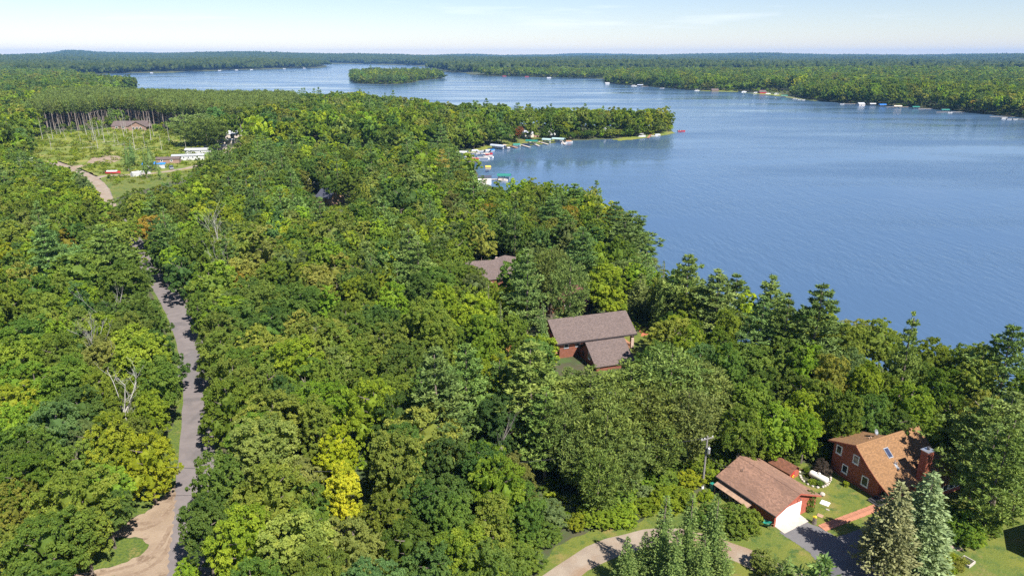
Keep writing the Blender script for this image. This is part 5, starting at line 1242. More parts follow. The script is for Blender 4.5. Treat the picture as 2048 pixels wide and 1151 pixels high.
# ---------------------------------------------------------------- trees picked out from the photograph
B = 'broadleaf_tree'
HERO = [  # kind, x, y (crown middle; apex for conifers), crown width, colour, label or None
 # left of the road
 (B,31,843,105,'bright',None),(B,113,846,112,'bluish','rounded bluish green tree left of the bare branched tree by the road'),(B,215,872,118,'lime','spreading yellow green maple just below the bare white limbs by the road'),
 (B,292,905,100,'lime','yellow green maple leaning over the road edge above the dirt turnoff'),(B,154,921,105,'olive',None),(B,45,949,112,'mid',None),(B,30,1000,90,'tan',None),(B,140,990,140,'olive','big olive crown over the woods edge left of the dirt turnoff'),
 (B,212,1012,88,'dark',None),(B,88,1075,135,'dark',None),(B,165,1060,95,'mid',None),(B,15,1110,100,'olive',None),(B,205,965,95,'bright',None),(B,20,465,62,'dark',None),(B,154,533,110,'olive',None),(B,27,543,80,'dark',None),
 (B,113,451,80,'olive',None),(B,68,584,95,'dark',None),(B,157,591,85,'bright',None),(B,253,570,108,'mid',None),(B,20,615,85,'mid',None),(B,92,625,90,'olive',None),(B,164,642,100,'olive',None),
 (B,274,622,98,'dark',None),(B,51,666,100,'dark',None),(B,212,660,80,'lime','small yellow green tree under the bare grey tree on the left road side'),(B,262,690,115,'bright',None),(B,113,700,110,'olive',None),(B,38,728,100,'bright',None),(B,205,722,84,'pale',None),
 (B,290,728,120,'bright',None),(B,68,762,110,'bright',None),(B,147,766,110,'mid',None),(B,308,766,100,'mid',None),(B,20,800,90,'lime',None),(B,250,800,90,'mid',None),(B,300,830,80,'bright',None),
 # between the road and the log house
 (B,548,822,145,'tan',None),(B,455,798,100,'mid',None),(B,637,798,110,'bright',None),(B,534,900,160,'tan',None),(B,432,962,118,'dark','dark green oak hanging over the right edge of the road near the turnoff'),(B,540,980,150,'olive',None),(B,626,997,88,'dark',None),
 (B,412,1055,112,'dark','dark green oak casting its shade on the road beside the dirt turnoff'),(B,671,888,92,'yellow','bright yellow tree standing out in the green woods'),(B,690,985,96,'yellow','second bright yellow tree right below the taller bright yellow one'),(B,479,1085,130,'bright',None),(B,582,1100,180,'pale',None),
 (B,616,1052,110,'mid',None),(B,705,1080,120,'pale','pale airy aspen with grey limbs at the bottom of the woods'),(B,854,860,160,'tan','broad tan oak thick with pale seed clusters'),(B,745,801,105,'bright',None),(B,795,935,135,'olive',None),(B,967,911,76,'bright',None),(B,1025,949,98,'bronze',None),
 (B,847,997,110,'dark',None),(B,776,1020,105,'olive',None),(B,905,997,100,'dark',None),(B,815,1082,110,'dark',None),(B,905,1048,98,'dark',None),(B,985,1040,95,'olive',None),(B,1046,990,85,'dark',None),(B,1001,830,105,'deep',None),
 (B,305,447,70,'orange','orange tinged maple where the road bends into the woods'),(B,329,495,90,'deep',None),(B,387,495,92,'dark',None),(B,350,450,70,'dark',None),(B,362,535,70,'deep',None),(B,418,557,118,'mid',None),(B,486,488,100,'olive',None),(B,534,499,108,'tan',None),
 (B,592,488,85,'dark',None),(B,668,465,98,'tan',None),(B,513,598,108,'olive',None),(B,582,605,120,'dark',None),(B,626,567,80,'tan',None),(B,671,540,88,'tan',None),(B,455,632,95,'bright',None),(B,520,687,92,'tan',None),
 (B,442,694,100,'mid',None),(B,479,725,92,'mid',None),(B,633,670,120,'olive',None),(B,602,721,108,'bright',None),(B,462,755,100,'olive',None),(B,534,762,100,'olive',None),(B,609,765,100,'mid',None),(B,668,728,105,'greyish',None),(B,400,620,60,'dark',None),
 (B,717,541,62,'tan',None),(B,774,520,48,'yellow','small bright yellow crown uphill of the taupe roofed lake house'),(B,912,494,80,'bright',None),(B,903,527,58,'olive',None),(B,933,552,62,'olive',None),(B,863,562,110,'dark',None),(B,771,552,72,'mid',None),(B,715,585,62,'lime',None),(B,785,595,76,'bright',None),
 (B,753,632,60,'bluish','bluish tree surrounded by olive crowns in mid forest'),(B,692,630,72,'mid',None),(B,720,612,62,'olive',None),(B,851,638,108,'mid',None),(B,889,611,70,'bright',None),(B,952,622,100,'lime','yellow green ash tree with a bare patch showing limbs'),(B,973,668,84,'bright',None),(B,875,672,90,'mid',None),(B,851,705,80,'olive',None),
 (B,769,676,82,'olive',None),(B,663,680,84,'olive',None),(B,710,718,108,'olive',None),(B,806,716,84,'dark',None),(B,1022,600,84,'bright','pointed light green maple left of the log house'),(B,1028,655,76,'mid','lower green maple at the corner of the log house deck'),(B,1050,548,104,'dark',None),
 (B,800,390,92,'deep','largest very dark green crown inland of the bay'),(B,781,332,56,'silver',None),(B,835,356,84,'silver','large silvery green crown above the very dark green tree'),(B,745,370,52,'pale',None),(B,685,336,40,'lime',None),(B,842,310,72,'bright',None),(B,933,328,64,'bright',None),(B,722,424,78,'dark',None),
 (B,687,455,76,'tan',None),(B,870,435,68,'bright',None),(B,889,458,54,'lime',None),(B,929,484,64,'mid',None),(B,910,411,68,'bronze',None),(B,966,456,68,'bronze',None),(B,1025,455,70,'dark',None),(B,992,405,62,'olive',None),(B,1086,415,80,'dark',None),
 (B,945,566,60,'olive',None),(B,970,578,50,'mid',None),(B,1012,552,52,'dark',None),(B,988,585,56,'bright',None),(B,925,535,44,'mid',None),(B,352,350,22,'bright',None),(B,398,326,26,'mid',None),(B,432,304,24,'olive',None),
 (B,875,364,26,'rust','small rusty brown tree by the silvery crowns'),(B,1215,568,100,'bright','vivid bright green maple behind the log house roof'),(B,1080,581,36,'rust',None),
 # right side, towards the lake
 (B,1350,668,118,'pale','pale airy ash tree beside the log house lawn'),(B,1647,668,76,'lime',None),('birch_tree',1561,705,84,'olive','clump birch with white stems behind the red garage'),(B,1618,722,82,'bright',None),(B,1703,738,92,'greyish','dusky grey green tree in front of the lakeside oaks'),(B,1754,672,108,'olive',None),
 (B,1856,712,96,'mid',None),(B,1768,775,78,'mid',None),(B,1821,800,86,'bright',None),(B,1816,735,80,'dark',None),(B,1890,770,84,'mid',None),(B,1960,728,92,'pale','light airy tree standing alone against the water near the picture edge'),(B,1875,790,72,'mid',None),
 (B,1687,830,84,'mid',None),(B,1741,818,84,'dark',None),(B,1552,842,84,'bright',None),(B,1482,848,90,'mid','green tree behind the utility pole'),(B,1640,800,80,'mid',None),(B,1600,780,76,'olive',None),(B,1520,770,74,'dark',None),(B,1612,858,62,'bright',None),(B,1800,845,70,'dark',None),(B,1850,835,66,'mid',None),
 (B,1700,690,80,'olive',None),(B,1900,820,62,'mid',None),(B,1475,740,60,'deep',None),(B,1655,745,70,'mid',None),
]
HERO2 = [(914,262,46,'olive'),(948,276,44,'mid'),(1003,262,50,'dark'),(1061,242,36,'olive'),(1120,254,36,'olive'),(1127,269,22,'lime'),(1154,251,40,'tan'),(1140,236,40,'pale'),(1172,265,32,'dark'),(1185,243,42,'olive'),(1206,262,30,'mid'),(1243,242,42,'mid'),(1254,260,32,'mid'),(1271,257,28,'bright'),(1281,240,46,'olive'),(1304,240,34,'olive'),(1030,250,40,'mid'),(980,250,44,'bright'),(1215,240,36,'tan'),(1100,240,36,'dark')]
HEROC = [
 ('white_pine',870,700,130,'wp_light','feathery white pine left of the pair below the log house'),('white_pine',930,690,110,'wp_light',None),('white_pine',1062,690,150,'wp_light','broad feathery white pine hiding the near corner of the log house'),('white_pine',1000,712,90,'whitepine',None),('white_pine',1092,778,95,'wp_light','tall white pine with stacked flat boughs beside the red pines'),('white_pine',890,745,100,'whitepine',None),
 ('red_pine',1180,752,165,'redpine',None),('red_pine',1262,738,160,'redpine',None),('red_pine',1345,700,170,'redpine',None),('red_pine',1405,728,150,'redpine',None),('red_pine',1300,780,150,'redpine',None),('red_pine',1215,815,130,'redpine',None),('red_pine',1130,800,100,'redpine',None),('red_pine',1380,780,130,'redpine','red pine whose bare trunk shows left of the utility pole'),
 ('red_pine',1160,868,110,'redpine',None),('red_pine',1245,872,112,'redpine',None),('red_pine',1318,842,110,'redpine',None),('red_pine',1200,905,95,'redpine',None),('red_pine',1340,760,120,'redpine',None),('red_pine',1230,780,120,'redpine',None),
 ('white_pine',835,478,82,'whitepine',None),('white_pine',818,452,76,'whitepine',None),('white_pine',79,452,90,'whitepine',None),('white_pine',205,452,100,'wp_light',None),('white_pine',884,300,36,'orange',None),
 ('white_pine',1152,370,78,'whitepine','tallest dark white pine at the head of the wooded shore'),('white_pine',1105,395,76,'whitepine',None),('white_pine',1130,425,74,'whitepine',None),('white_pine',1168,458,78,'whitepine',None),('white_pine',1232,402,64,'whitepine',None),('white_pine',1250,430,82,'wp_light',None),
 ('white_pine',1268,412,112,'whitepine','white pine reaching long flat boughs out over the water'),('white_pine',1197,397,40,'olive',None),('red_pine',1280,498,86,'redpine',None),('red_pine',1255,520,70,'redpine',None),('spruce_tree',1328,520,34,'spruce',None),('white_pine',1378,508,86,'wp_light',None),('red_pine',1105,495,74,'redpine',None),('red_pine',1140,520,80,'redpine',None),('white_pine',1055,500,80,'whitepine',None),
 ('white_pine',1440,542,108,'wp_light','tall golden green white pine on the shore between two dark pines'),('white_pine',1478,537,90,'whitepine',None),('white_pine',1545,552,92,'wp_light',None),('white_pine',1530,595,86,'whitepine',None),('white_pine',1645,571,118,'whitepine','dark spreading white pine silhouetted against the rippled water'),('white_pine',1580,590,66,'whitepine',None),
 ('white_pine',1829,628,56,'wp_light','small crowned white pine with bare trunk at the waterline'),('white_pine',2030,650,110,'whitepine',None),('white_pine',1990,800,120,'wp_light','big loose pine with grey limbs beside the cedar house'),('white_pine',2030,790,150,'wp_light',None),('white_pine',2020,858,120,'redpine',None),
 ('spruce_tree',1283,545,70,'bronze','bronzed spruce on the shore right of the vivid green maple'),('spruce_tree',975,560,34,'spruce',None),('spruce_tree',1086,605,44,'spruce','slim spruce standing at the log house gable'),('spruce_tree',1000,600,30,'spruce',None),
 ('spruce_tree',257,272,30,'spruce',None),('spruce_tree',247,280,24,'spruce',None),('spruce_tree',293,280,36,'spruce',None),('spruce_tree',283,290,26,'spruce',None),('spruce_tree',315,322,16,'spruce','small dark spruce between the two blue tarps'),('spruce_tree',37,313,28,'blue',None),('spruce_tree',61,313,26,'blue',None),('spruce_tree',103,324,18,'blue',None),
 ('red_pine',388,228,54,'redpine','big lone red pine above the mobile homes'),('red_pine',408,236,46,'redpine',None),
 ('white_pine',720,178,24,'whitepine',None),('white_pine',590,182,26,'whitepine',None),('white_pine',590,190,34,'whitepine',None),('white_pine',460,186,16,'whitepine',None),('white_pine',500,186,16,'whitepine',None),('white_pine',435,190,14,'whitepine',None),('white_pine',417,193,14,'whitepine',None),
]
for k, x, y, w, c, lb in HERO: hero(k, x, y, w, c, None, lb, near=(y > 560))
for k, x, y, w, c, lb in HEROC:
    hh = {'white_pine': 19, 'red_pine': 16, 'spruce_tree': 12}[k] * rnd.uniform(.92, 1.08)
    if k == 'spruce_tree' and y < 330: hh = 16 if w > 22 else 9
    if k == 'red_pine' and y < 300: hh = 20.5
    if y > 700 and k != 'spruce_tree': hh = (9.5 if y > 835 else 12.8) if k == 'red_pine' else 14.5
    if 1100 < x < 1560 and y < 600: hh = rnd.uniform(15.5, 18)
    if x > 1800 and y > 700: hh = 15
    if (x, y) in ((1280, 498), (1255, 520), (1283, 545)): hh = 10.5
    hero(k, x, y, w, c, hh, lb, apex=True, near=(y > 340), parts=(RP[1] if k == 'red_pine' and y < 300 else None))
# yard conifers: measured against the driveway and the lawn
def yard_tree(kind, bx, by, r, h, col, label, parts=None):
    X, Y = at(bx, by); return put(kind, X, Y, r, h, col, label, True, parts, jit=.03)
yard_tree('spruce_tree', 1764, 1149, 3.2, 12.6, 'spruce_grey', 'thin greyish spruce with a bare lower trunk beside the driveway', spruce_crown('crown', 481, 30, 15, 26, 'needle', .23, .18, .35, .036, .66))
yard_tree('spruce_tree', 1826, 1130, 3.5, 13.0, 'blue', 'dense silvery blue spruce in front of the cedar house', spruce_crown('crown', 482, 36, 17, 34, 'needle', .24, .03, .18, .034, .68))
for bx, by, r, h, lb in ((1318, 1178, 2.35, 12.6, 'tallest spruce of the cluster inside the gravel bend'), (1367, 1172, 2.2, 12.6, 'slender topped spruce in the middle of the gravel bend cluster'), (1416, 1165, 2.45, 12.0, 'right hand full spruce of the gravel bend cluster'.replace('right hand ', 'broad ')),
                         (1250, 1178, 1.8, 7.2, 'short young spruce at the outer edge of the gravel bend cluster'), (1284, 1170, 1.6, 7.4, 'narrow young spruce tucked between its taller neighbours'), (1342, 1205, 2.2, 9.6, 'spruce lowest in the gravel bend cluster'),
                         (1396, 1215, 2.2, 9.6, 'spruce cut by the picture bottom below the gravel bend'), (1566, 1190, 2.0, 5.2, 'small spruce at the bottom beside the driveway mouth'), (1628, 1195, 1.7, 6.0, 'pointed young spruce poking up over the driveway edge'), (1440, 1200, 2.0, 6.5, 'spruce at the inner side of the gravel bend near the lawn')):
    yard_tree('spruce_tree', bx, by, r, h, 'spruce', lb)
for bx, by, x0, h in ((1952, 1043, .3, 14.0), (1985, 1012, .3, 13.5), (2022, 1038, .3, 13.5)):
    yard_tree('white_pine', bx, by, 3.7, h, 'wp_light', {1952: 'pine with a pale bare trunk right of the blue spruce', 1985: 'pine with a grey trunk close behind the pale trunked pine', 2022: 'pine with a leaning dark trunk by the neighbour lawn'}[bx],
              pine_crown('crown', 490 + bx % 7, 11, 5, 6, 11, base=.42, width=.30, irregular=.6))
# shrubs of the yard and along the gravel drive
SH = [(1413, 990, 30, 'lime', None, 1.8), (1466, 1035, 78, 'mid', 'large rounded green shrub at the garage side', 3.4), (1420, 1030, 60, 'dark', None, 3.2), (1500, 1040, 50, 'mid', None, 2.8), (1618, 1003, 30, 'dark', 'clipped dark shrub at the garage door corner', 2.4), (1646, 934, 34, 'purple', 'purple grey smoke bush behind the propane tank', 2.0),
      (1925, 1050, 74, 'mid', 'big leafy shrub at the foot of the trunked pines', 4.0), (1968, 1040, 60, 'mid', None, 3.6), (1900, 1030, 50, 'dark', None, 3.0), (1945, 1072, 50, 'bright', None, 2.2), (1155, 1041, 44, 'lime', 'yellowish shrub at the edge of the gravel drive verge', 1.7), (1196, 1031, 74, 'bright', None, 2.2), (1248, 1030, 58, 'bright', None, 2.0), (1231, 997, 76, 'mid', None, 2.4),
      (1289, 983, 30, 'blue', 'small blue grey shrub among bright green bushes', 1.8), (1326, 958, 66, 'mid', None, 2.4), (1333, 994, 74, 'bright', None, 2.2), (1290, 950, 60, 'bright', None, 2.4), (1380, 960, 60, 'lime', None, 2.0), (1370, 1000, 60, 'bright', None, 2.0), (1430, 955, 40, 'lime', 'bright yellow green shrub at the utility pole foot', 1.7), (1290, 1010, 50, 'bright', None, 1.8),
      (1094, 1027, 80, 'greyish', None, 3.6), (1042, 1120, 92, 'mid', 'round mid green bush at the bottom of the gravel verge', 3.0), (1000, 1122, 56, 'lime', None, 2.2), (878, 1125, 84, 'bright', None, 3.2), (940, 1100, 60, 'bright', None, 2.2), (1090, 1065, 60, 'dark', None, 2.6), (1050, 1065, 70, 'mid', None, 3.0), (1005, 1085, 70, 'mid', None, 3.2),
      (373, 1146, 50, 'bright', 'bright green sapling at the road edge at the bottom', 3.4), (1530, 1122, 56, 'silver', 'silvery bush beside the spruces at the driveway mouth', 2.4), (1690, 925, 36, 'bright', None, 1.6), (1640, 900, 46, 'bright', None, 2.2), (1585, 905, 50, 'mid', None, 2.6), (1530, 895, 60, 'mid', None, 3.0), (1430, 905, 60, 'mid', None, 3.2), (1475, 900, 60, 'dark', None, 3.4), (1708, 950, 26, 'olive', None, 1.2),
      (1660, 890, 50, 'dark', None, 2.6), (1760, 985, 20, 'dark', None, .9), (1300, 915, 70, 'mid', None, 3.4), (1350, 915, 60, 'dark', None, 3.2), (1395, 925, 50, 'bright', None, 2.6), (1255, 940, 60, 'dark', None, 3.0), (1888, 900, 36, 'mid', None, 2.2), (1900, 875, 40, 'olive', None, 2.4), (1618, 948, 16, 'bright', None, .7), (1626, 962, 18, 'bright', None, .7), (1640, 966, 16, 'mid', None, .6), (1613, 938, 14, 'mid', None, .7)]
for x, y, w, c, lb, h in SH: hero('shrub', x, y, w, c, h, lb)
for x, y in ((1884, 1150), (1900, 1140), (1915, 1134), (1893, 1128), (1925, 1124), (1908, 1118), (1870, 1158)):
    hero('shrub', x, y - 3, 24, rnd.choice(['lime', 'pale', 'tan']), .8, None)
hero('shrub', 1692, 968, 14, 'yellow', .6, 'small yellow flowering plant by the cedar house gable wall')
# willows and shore trees of the peninsula, set by where they stand
def shore_tree(x, cy, w, col, label=None, back=None):
    yb = float(np.interp(x, [880, 915, 960, 1040, 1160, 1280, 1340], [318, 304, 294, 285, 277.5, 272, 264])) - (back if back is not None else (1 if cy > 256 else 7))
    X, Y = at(x, yb, 2); m = proj(X, Y, 8)[2] / FOC
    while float(lake_sd(np.array([X]), np.array([Y]))[0]) < 3: X, Y = X * 1.01, Y * 1.01
    h = min(22, max(5, (yb - cy) * m * 1.8)); put(B, X, Y, w / 2 * m, h, col, label, False)
for x, cy, w, col in HERO2: shore_tree(x, cy, w, col)
for x, cy, w, c, lb in ((1221, 262, 30, 'tan', 'rounded pale willow at the peninsula water edge'), (1321, 252, 28, 'pale', 'pale green willow near the tip of the peninsula'), (1334, 236, 32, 'mid', 'tall tree standing up at the very tip of the peninsula'), (1038, 264, 18, 'rust', 'rusty orange tree beside the cream lakeside house'), (1088, 264, 24, 'deep', 'round dark tree right of the cream lakeside house'), (968, 266, 40, 'olive', 'drooping olive tree at the head of the bay docks')):
    shore_tree(x, cy, w, c, lb, 0)
# dead and bare trees
def snag(label, bx, by, h, seed, mat, lean=(0, 0), X=None, **k):
    px, py = at(bx, by) if X is None else X
    t = bpy.data.objects.new('bare_tree', None); t.location = (px, py, 3); t.rotation_euler = (R(lean[0]), R(lean[1]), rnd.uniform(0, 6)); COL.objects.link(t)
    t.rotation_euler.z = 0
    tag(t, label, 'tree', 'bare dead trees')
    o = link(bpy.data.objects.new('limbs', snag_mesh('limbs', seed, mat, **k)), t); o.scale = (h, h, h)
    EXTRA.append((px, py))
EXTRA = []
snag('tall bare grey tree rising above the forest right of the road', 446, 545, 17, 3, 'bark_white', (0, 2), r=.008, spread=.6, depth=5)
snag('leaning white dead tree below the tall bare one', 462, 590, 13, 8, 'bark_white', (0, -14), r=.008, spread=.45, depth=4)
snag('bare forked grey tree left of the road above the yellow green sapling', 236, 700, 13, 5, 'bark_white', (0, 3), r=.007, spread=.7, depth=5)
snag('half dead pale birch left of the road', 212, 800, 15, 9, 'bark_white', (0, 0), r=.010, spread=.5, depth=5)
snag('bare branching white limbs spread over the yellow green maple', 255, 905, 13, 12, 'bark_white', (0, 12), r=.014, spread=1.0, depth=5)
snag('greyish dead tree at the right road edge', 424, 680, 9, 14, 'bark_grey', (0, 0), r=.014, spread=1.0, depth=5)
snag('slim bare sapling beside the dark crowns above the gravel verge', 996, 960, 10, 15, 'bark_grey', (0, 0), r=.010, spread=.4, depth=3)
snag('broken white birch stub standing in the olive crowns', 564, 620, 12, 17, 'bark_white', (0, 0), r=.016, spread=.2, depth=1)

# ---------------------------------------------------------------- where trees may not stand or may not hide things
def buf(pts, w):
    L, Rr = [], []
    for i, p in enumerate(pts):
        d = (pts[min(i + 1, len(pts) - 1)] - pts[max(i - 1, 0)]).normalized(); s = Vector((-d.y, d.x, 0)); ww = w(p) if callable(w) else w; L.append((p + s * ww)[:2]); Rr.append((p - s * ww)[:2])
    return L + Rr[::-1]
NO_TREE = [buf(ROAD, lambda p: 3.9 if p.length < 150 else 2.4), buf(ROAD2, 5), buf(GRAVEL, 5), DIRT, WEDGE, GRASS2, YARD, LAWN2, MEADOW, SHORE_LAWN, BACKYARD]
houses = [(o.location.x, o.location.y) for o in bpy.data.objects if o.parent is None and o.get('category') in ('house', 'mobile home', 'boathouse', 'trailer', 'garage', 'shelter', 'truck')]
BOXES = []
for o in bpy.data.objects:
    if o.parent is None and o.get('category') in ('house', 'mobile home', 'boathouse', 'trailer', 'garage', 'shed'):
        pts = [o.matrix_basis @ c.matrix_basis @ Vector(v) for c in o.children if c.type == 'MESH' for v in c.bound_box]
        if pts: BOXES.append((sum(p.x for p in pts) / len(pts), sum(p.y for p in pts) / len(pts), max((Vector((p.x, p.y)) - Vector((sum(q.x for q in pts) / len(pts), sum(q.y for q in pts) / len(pts)))).length for p in pts)))
SHOW = [  # (outline in the photograph, distance of what is shown): no filler tree may stand in front
 ([(1380, 900), (1440, 940), (1530, 900), (1660, 862), (1840, 850), (1905, 900), (2048, 1050), (2048, 1151), (1060, 1151), (1180, 1050), (1290, 1010), (1400, 990)], 125),
 ([(1085, 650), (1098, 636), (1254, 617), (1278, 668), (1270, 705), (1255, 705), (1195, 738), (1150, 712), (1115, 690)], 150),
 ([(955, 516), (1020, 502), (1016, 520), (985, 545), (962, 548)], 190), ([(1062, 572), (1095, 572), (1095, 600), (1150, 600), (1150, 612), (1066, 612)], 165),
 ([(337, 1050), (420, 1090), (420, 900), (410, 720), (385, 670), (355, 700), (354, 800), (354, 900), (342, 1000)], 145), ([(330, 605), (348, 612), (392, 672), (365, 690)], 165), ([(285, 518), (297, 516), (318, 548), (310, 556)], 205),
 ([(335, 1151), (402, 1151), (402, 1080), (340, 1000)], 90), ([(240, 1045), (352, 960), (340, 1151), (60, 1151), (250, 1100)], 110),
 ([(70, 290), (130, 268), (215, 250), (320, 250), (345, 264), (380, 296), (400, 300), (425, 284), (440, 290), (425, 305), (385, 340), (330, 362), (300, 366), (235, 366), (212, 408), (200, 372), (176, 352), (150, 330), (60, 310)], 640),
 ([(905, 285), (1000, 292), (1020, 276), (1098, 277), (1100, 284), (1180, 281), (1345, 266), (1345, 275), (1240, 290), (1010, 365), (955, 365), (930, 318)], 700), ([(1035, 256), (1078, 256), (1078, 282), (1035, 285)], 640),
 ([(335, 312), (400, 300), (405, 326), (335, 346)], 430), ([(415, 284), (475, 262), (482, 286), (420, 306)], 540), ([(626, 380), (690, 388), (705, 408), (645, 416), (632, 408)], 340), ([(1474, 755), (1498, 755), (1498, 785), (1478, 795)], 150),
 ([(1010, 300), (1340, 280), (2048, 250), (2048, 635), (1985, 650), (1905, 695), (1850, 640), (1790, 640), (1720, 622), (1700, 600), (1640, 562), (1560, 545), (1400, 505), (1330, 440), (1240, 392), (1150, 362), (1030, 358)], 3000),
 ([(285, 150), (690, 140), (690, 172), (900, 172), (900, 160), (1200, 175), (1330, 213), (1200, 213), (900, 202), (780, 188), (700, 180), (420, 190), (290, 192)], 1600), ([(1350, 200), (2048, 240), (2048, 400), (1350, 400)], 5000),
 ([(668, 862), (705, 838), (738, 930), (748, 1000), (700, 1022)], 98), ([(170, 342), (240, 342), (390, 326), (392, 340), (240, 372), (200, 372)], 380), ([(185, 350), (212, 350), (228, 408), (216, 412)], 300), ([(612, 360), (632, 360), (632, 376), (612, 376)], 380)]
SHOWN = [(np.array(p, float), d) for p, d in SHOW]
def blocked(X, Y, Z0, r, h):
    """which of the candidate trees would hide one of the shown places"""
    out = np.zeros(len(X), bool)
    for poly, dist in SHOWN:
        for fu, fz in ((0, 1.0), (-.75, .8), (.75, .8), (0, .6), (-.6, .45), (.6, .45)):
            d = (Y * CP - (Z0 + h * fz - CAM_Z) * SP); u = 1024 + FOC * (X + r * fu) / d
            v = 575.5 - FOC * (Y * SP + (Z0 + h * fz - CAM_Z) * CP) / d
            out |= inside([tuple(p) for p in poly], u, v) & (np.hypot(X, Y) < dist - 4)
    return out
def candidates(d0, d1, step, half=43.0, jit=.42):
    n = int(2 * d1 * math.sin(R(half)) / step) + 2; m = int(d1 / step) + 2
    gx, gy = np.meshgrid(np.arange(-n // 2, n // 2 + 1), np.arange(0, m)); X = (gx + .5 * (gy % 2)) * step; Y = gy * step * .87
    X, Y = X.ravel(), Y.ravel(); X = X + rng.uniform(-jit, jit, X.shape) * step; Y = Y + rng.uniform(-jit, jit, Y.shape) * step
    d = np.hypot(X, Y); k = (d >= d0) & (d < d1) & (np.abs(np.arctan2(X, Y)) < R(half)); return X[k], Y[k]
def tree_free(X, Y, sd_min=3.0):
    ok = lake_sd(X, Y) > sd_min
    for p in NO_TREE: ok &= ~inside(p, X, Y)
    for bx, by, br in BOXES: ok &= np.hypot(X - bx, Y - by) > br + 1.5
    return ok
def noise2(X, Y, s, ph=0.0):
    return (np.sin(X / s + 1.7 * np.sin(Y / s * .8 + ph)) + np.sin(Y / s * 1.1 + 1.3 * np.sin(X / s * .7 + 2 * ph))) * .5
NAMES = ['mid', 'bright', 'olive', 'dark', 'tan', 'lime', 'bluish', 'greyish', 'deep', 'silver', 'orange']
def pick_colours(X, Y, far=False):
    n = noise2(X, Y, 38, 1.0) if not far else noise2(X, Y, 90, 1.0)
    base = np.array([.20, .19, .17, .13, .12, .08, .04, .06, .04, .02, .002]) if not far else np.array([.26, .17, .21, .12, .09, .05, .03, .05, .02, .01, .001])
    W_ = base[None] * np.exp(np.stack([0 * n, n * .9, n * .4, -n * 1.1, n * 1.0, n * 1.0, -n * .5, n * .2, -n * 1.2, 0 * n, 0 * n], 1))
    W_ /= W_.sum(1, keepdims=True); u = rng.random(len(X))
    return (W_.cumsum(1) < u[:, None]).sum(1).clip(0, len(NAMES) - 1)
COLARR = np.array([C[n] for n in NAMES])

# fillers near enough to be told apart, then the rest of the woods as one mass
X, Y = candidates(55, 420, 5.9); k = tree_free(X, Y); X, Y = X[k], Y[k]
q_ = smooth(150, 360, np.hypot(X, Y)); r = rng.uniform(2.7, 4.4, len(X)) * (1 + .35 * q_); h = rng.uniform(9.0, 13.5, len(X)) * (1 + .3 * q_) * (1 + .1 * noise2(X, Y, 25, 2)); Z0 = land_z(X, Y)
k = ~blocked(X, Y, Z0, r, h); X, Y, r, h, Z0 = X[k], Y[k], r[k], h[k], Z0[k]
o = np.argsort(np.hypot(X, Y)); X, Y, r, h, Z0 = X[o], Y[o], r[o], h[o], Z0[o]
keep = np.ones(len(X), bool); kx = np.array([t[1] for t in TREES]); ky = np.array([t[2] for t in TREES]); kr = np.array([t[3] for t in TREES if True])
ks = np.array([.55 if t[5] == 'shrub' else .80 for t in TREES])
for i in range(len(X)):
    if (np.hypot(kx - X[i], ky - Y[i]) < ks * (kr * .62 + r[i] * .70)).any(): keep[i] = False
X, Y, r, h, Z0 = X[keep], Y[keep], r[keep], h[keep], Z0[keep]
ci = pick_colours(X, Y)
LIMIT = 296 - sum(t[5] == B for t in TREES)
u, v = np.array([proj(a, b, 10)[:2] for a, b in zip(X, Y)]).T
seen = (u > -60) & (u < 2110) & (v < 1230)
size = np.where(seen, r / np.hypot(X, Y), 0); order = np.argsort(-size)
single = np.zeros(len(X), bool); single[order[:LIMIT]] = True
for i in np.nonzero(single)[0]:
    put(B, X[i], Y[i], r[i], h[i], NAMES[ci[i]], None, near=math.hypot(X[i], Y[i]) < 170)
REST = [(X[~single], Y[~single], r[~single], h[~single], ci[~single])]

# the pine plantation behind the meadow: front rows tree by tree
FRONT = [(70, 268), (95, 263), (175, 259), (230, 249), (310, 256), (350, 264), (400, 268), (455, 273), (500, 271), (560, 266)]
front = spline([at(*p) for p in FRONT], 4.6)
PLANT = [(p.x, p.y) for p in front] + [at(*p) for p in [(600, 245), (590, 224), (400, 221), (300, 216), (240, 210), (150, 214), (80, 232)]]
npine = 0
for row in range(3):
    for p in front:
        x, y = p.x * (1 + row * .009) + rnd.uniform(-1.2, 1.2), p.y * (1 + row * .009) + rnd.uniform(-1.5, 1.5)
        if rnd.random() < .18 or npine > 165: continue
        if any(math.hypot(x - bx, y - by) < br for bx, by, br in BOXES): continue
        npine += 1
        put('red_pine', x, y, rnd.uniform(2.3, 3.2), rnd.uniform(22, 25), 'redpine', None, near=False)
x_, y_ = candidates(520, 1000, 6.0, 40); k = inside(PLANT, x_, y_) & (lake_sd(x_, y_) > 3)
for bx, by, br in BOXES: k &= np.hypot(x_ - bx, y_ - by) > br + 1
fd = seg_dist([(p.x, p.y) for p in front], x_, y_, False); k &= fd > 15
PX, PY = x_[k], y_[k]
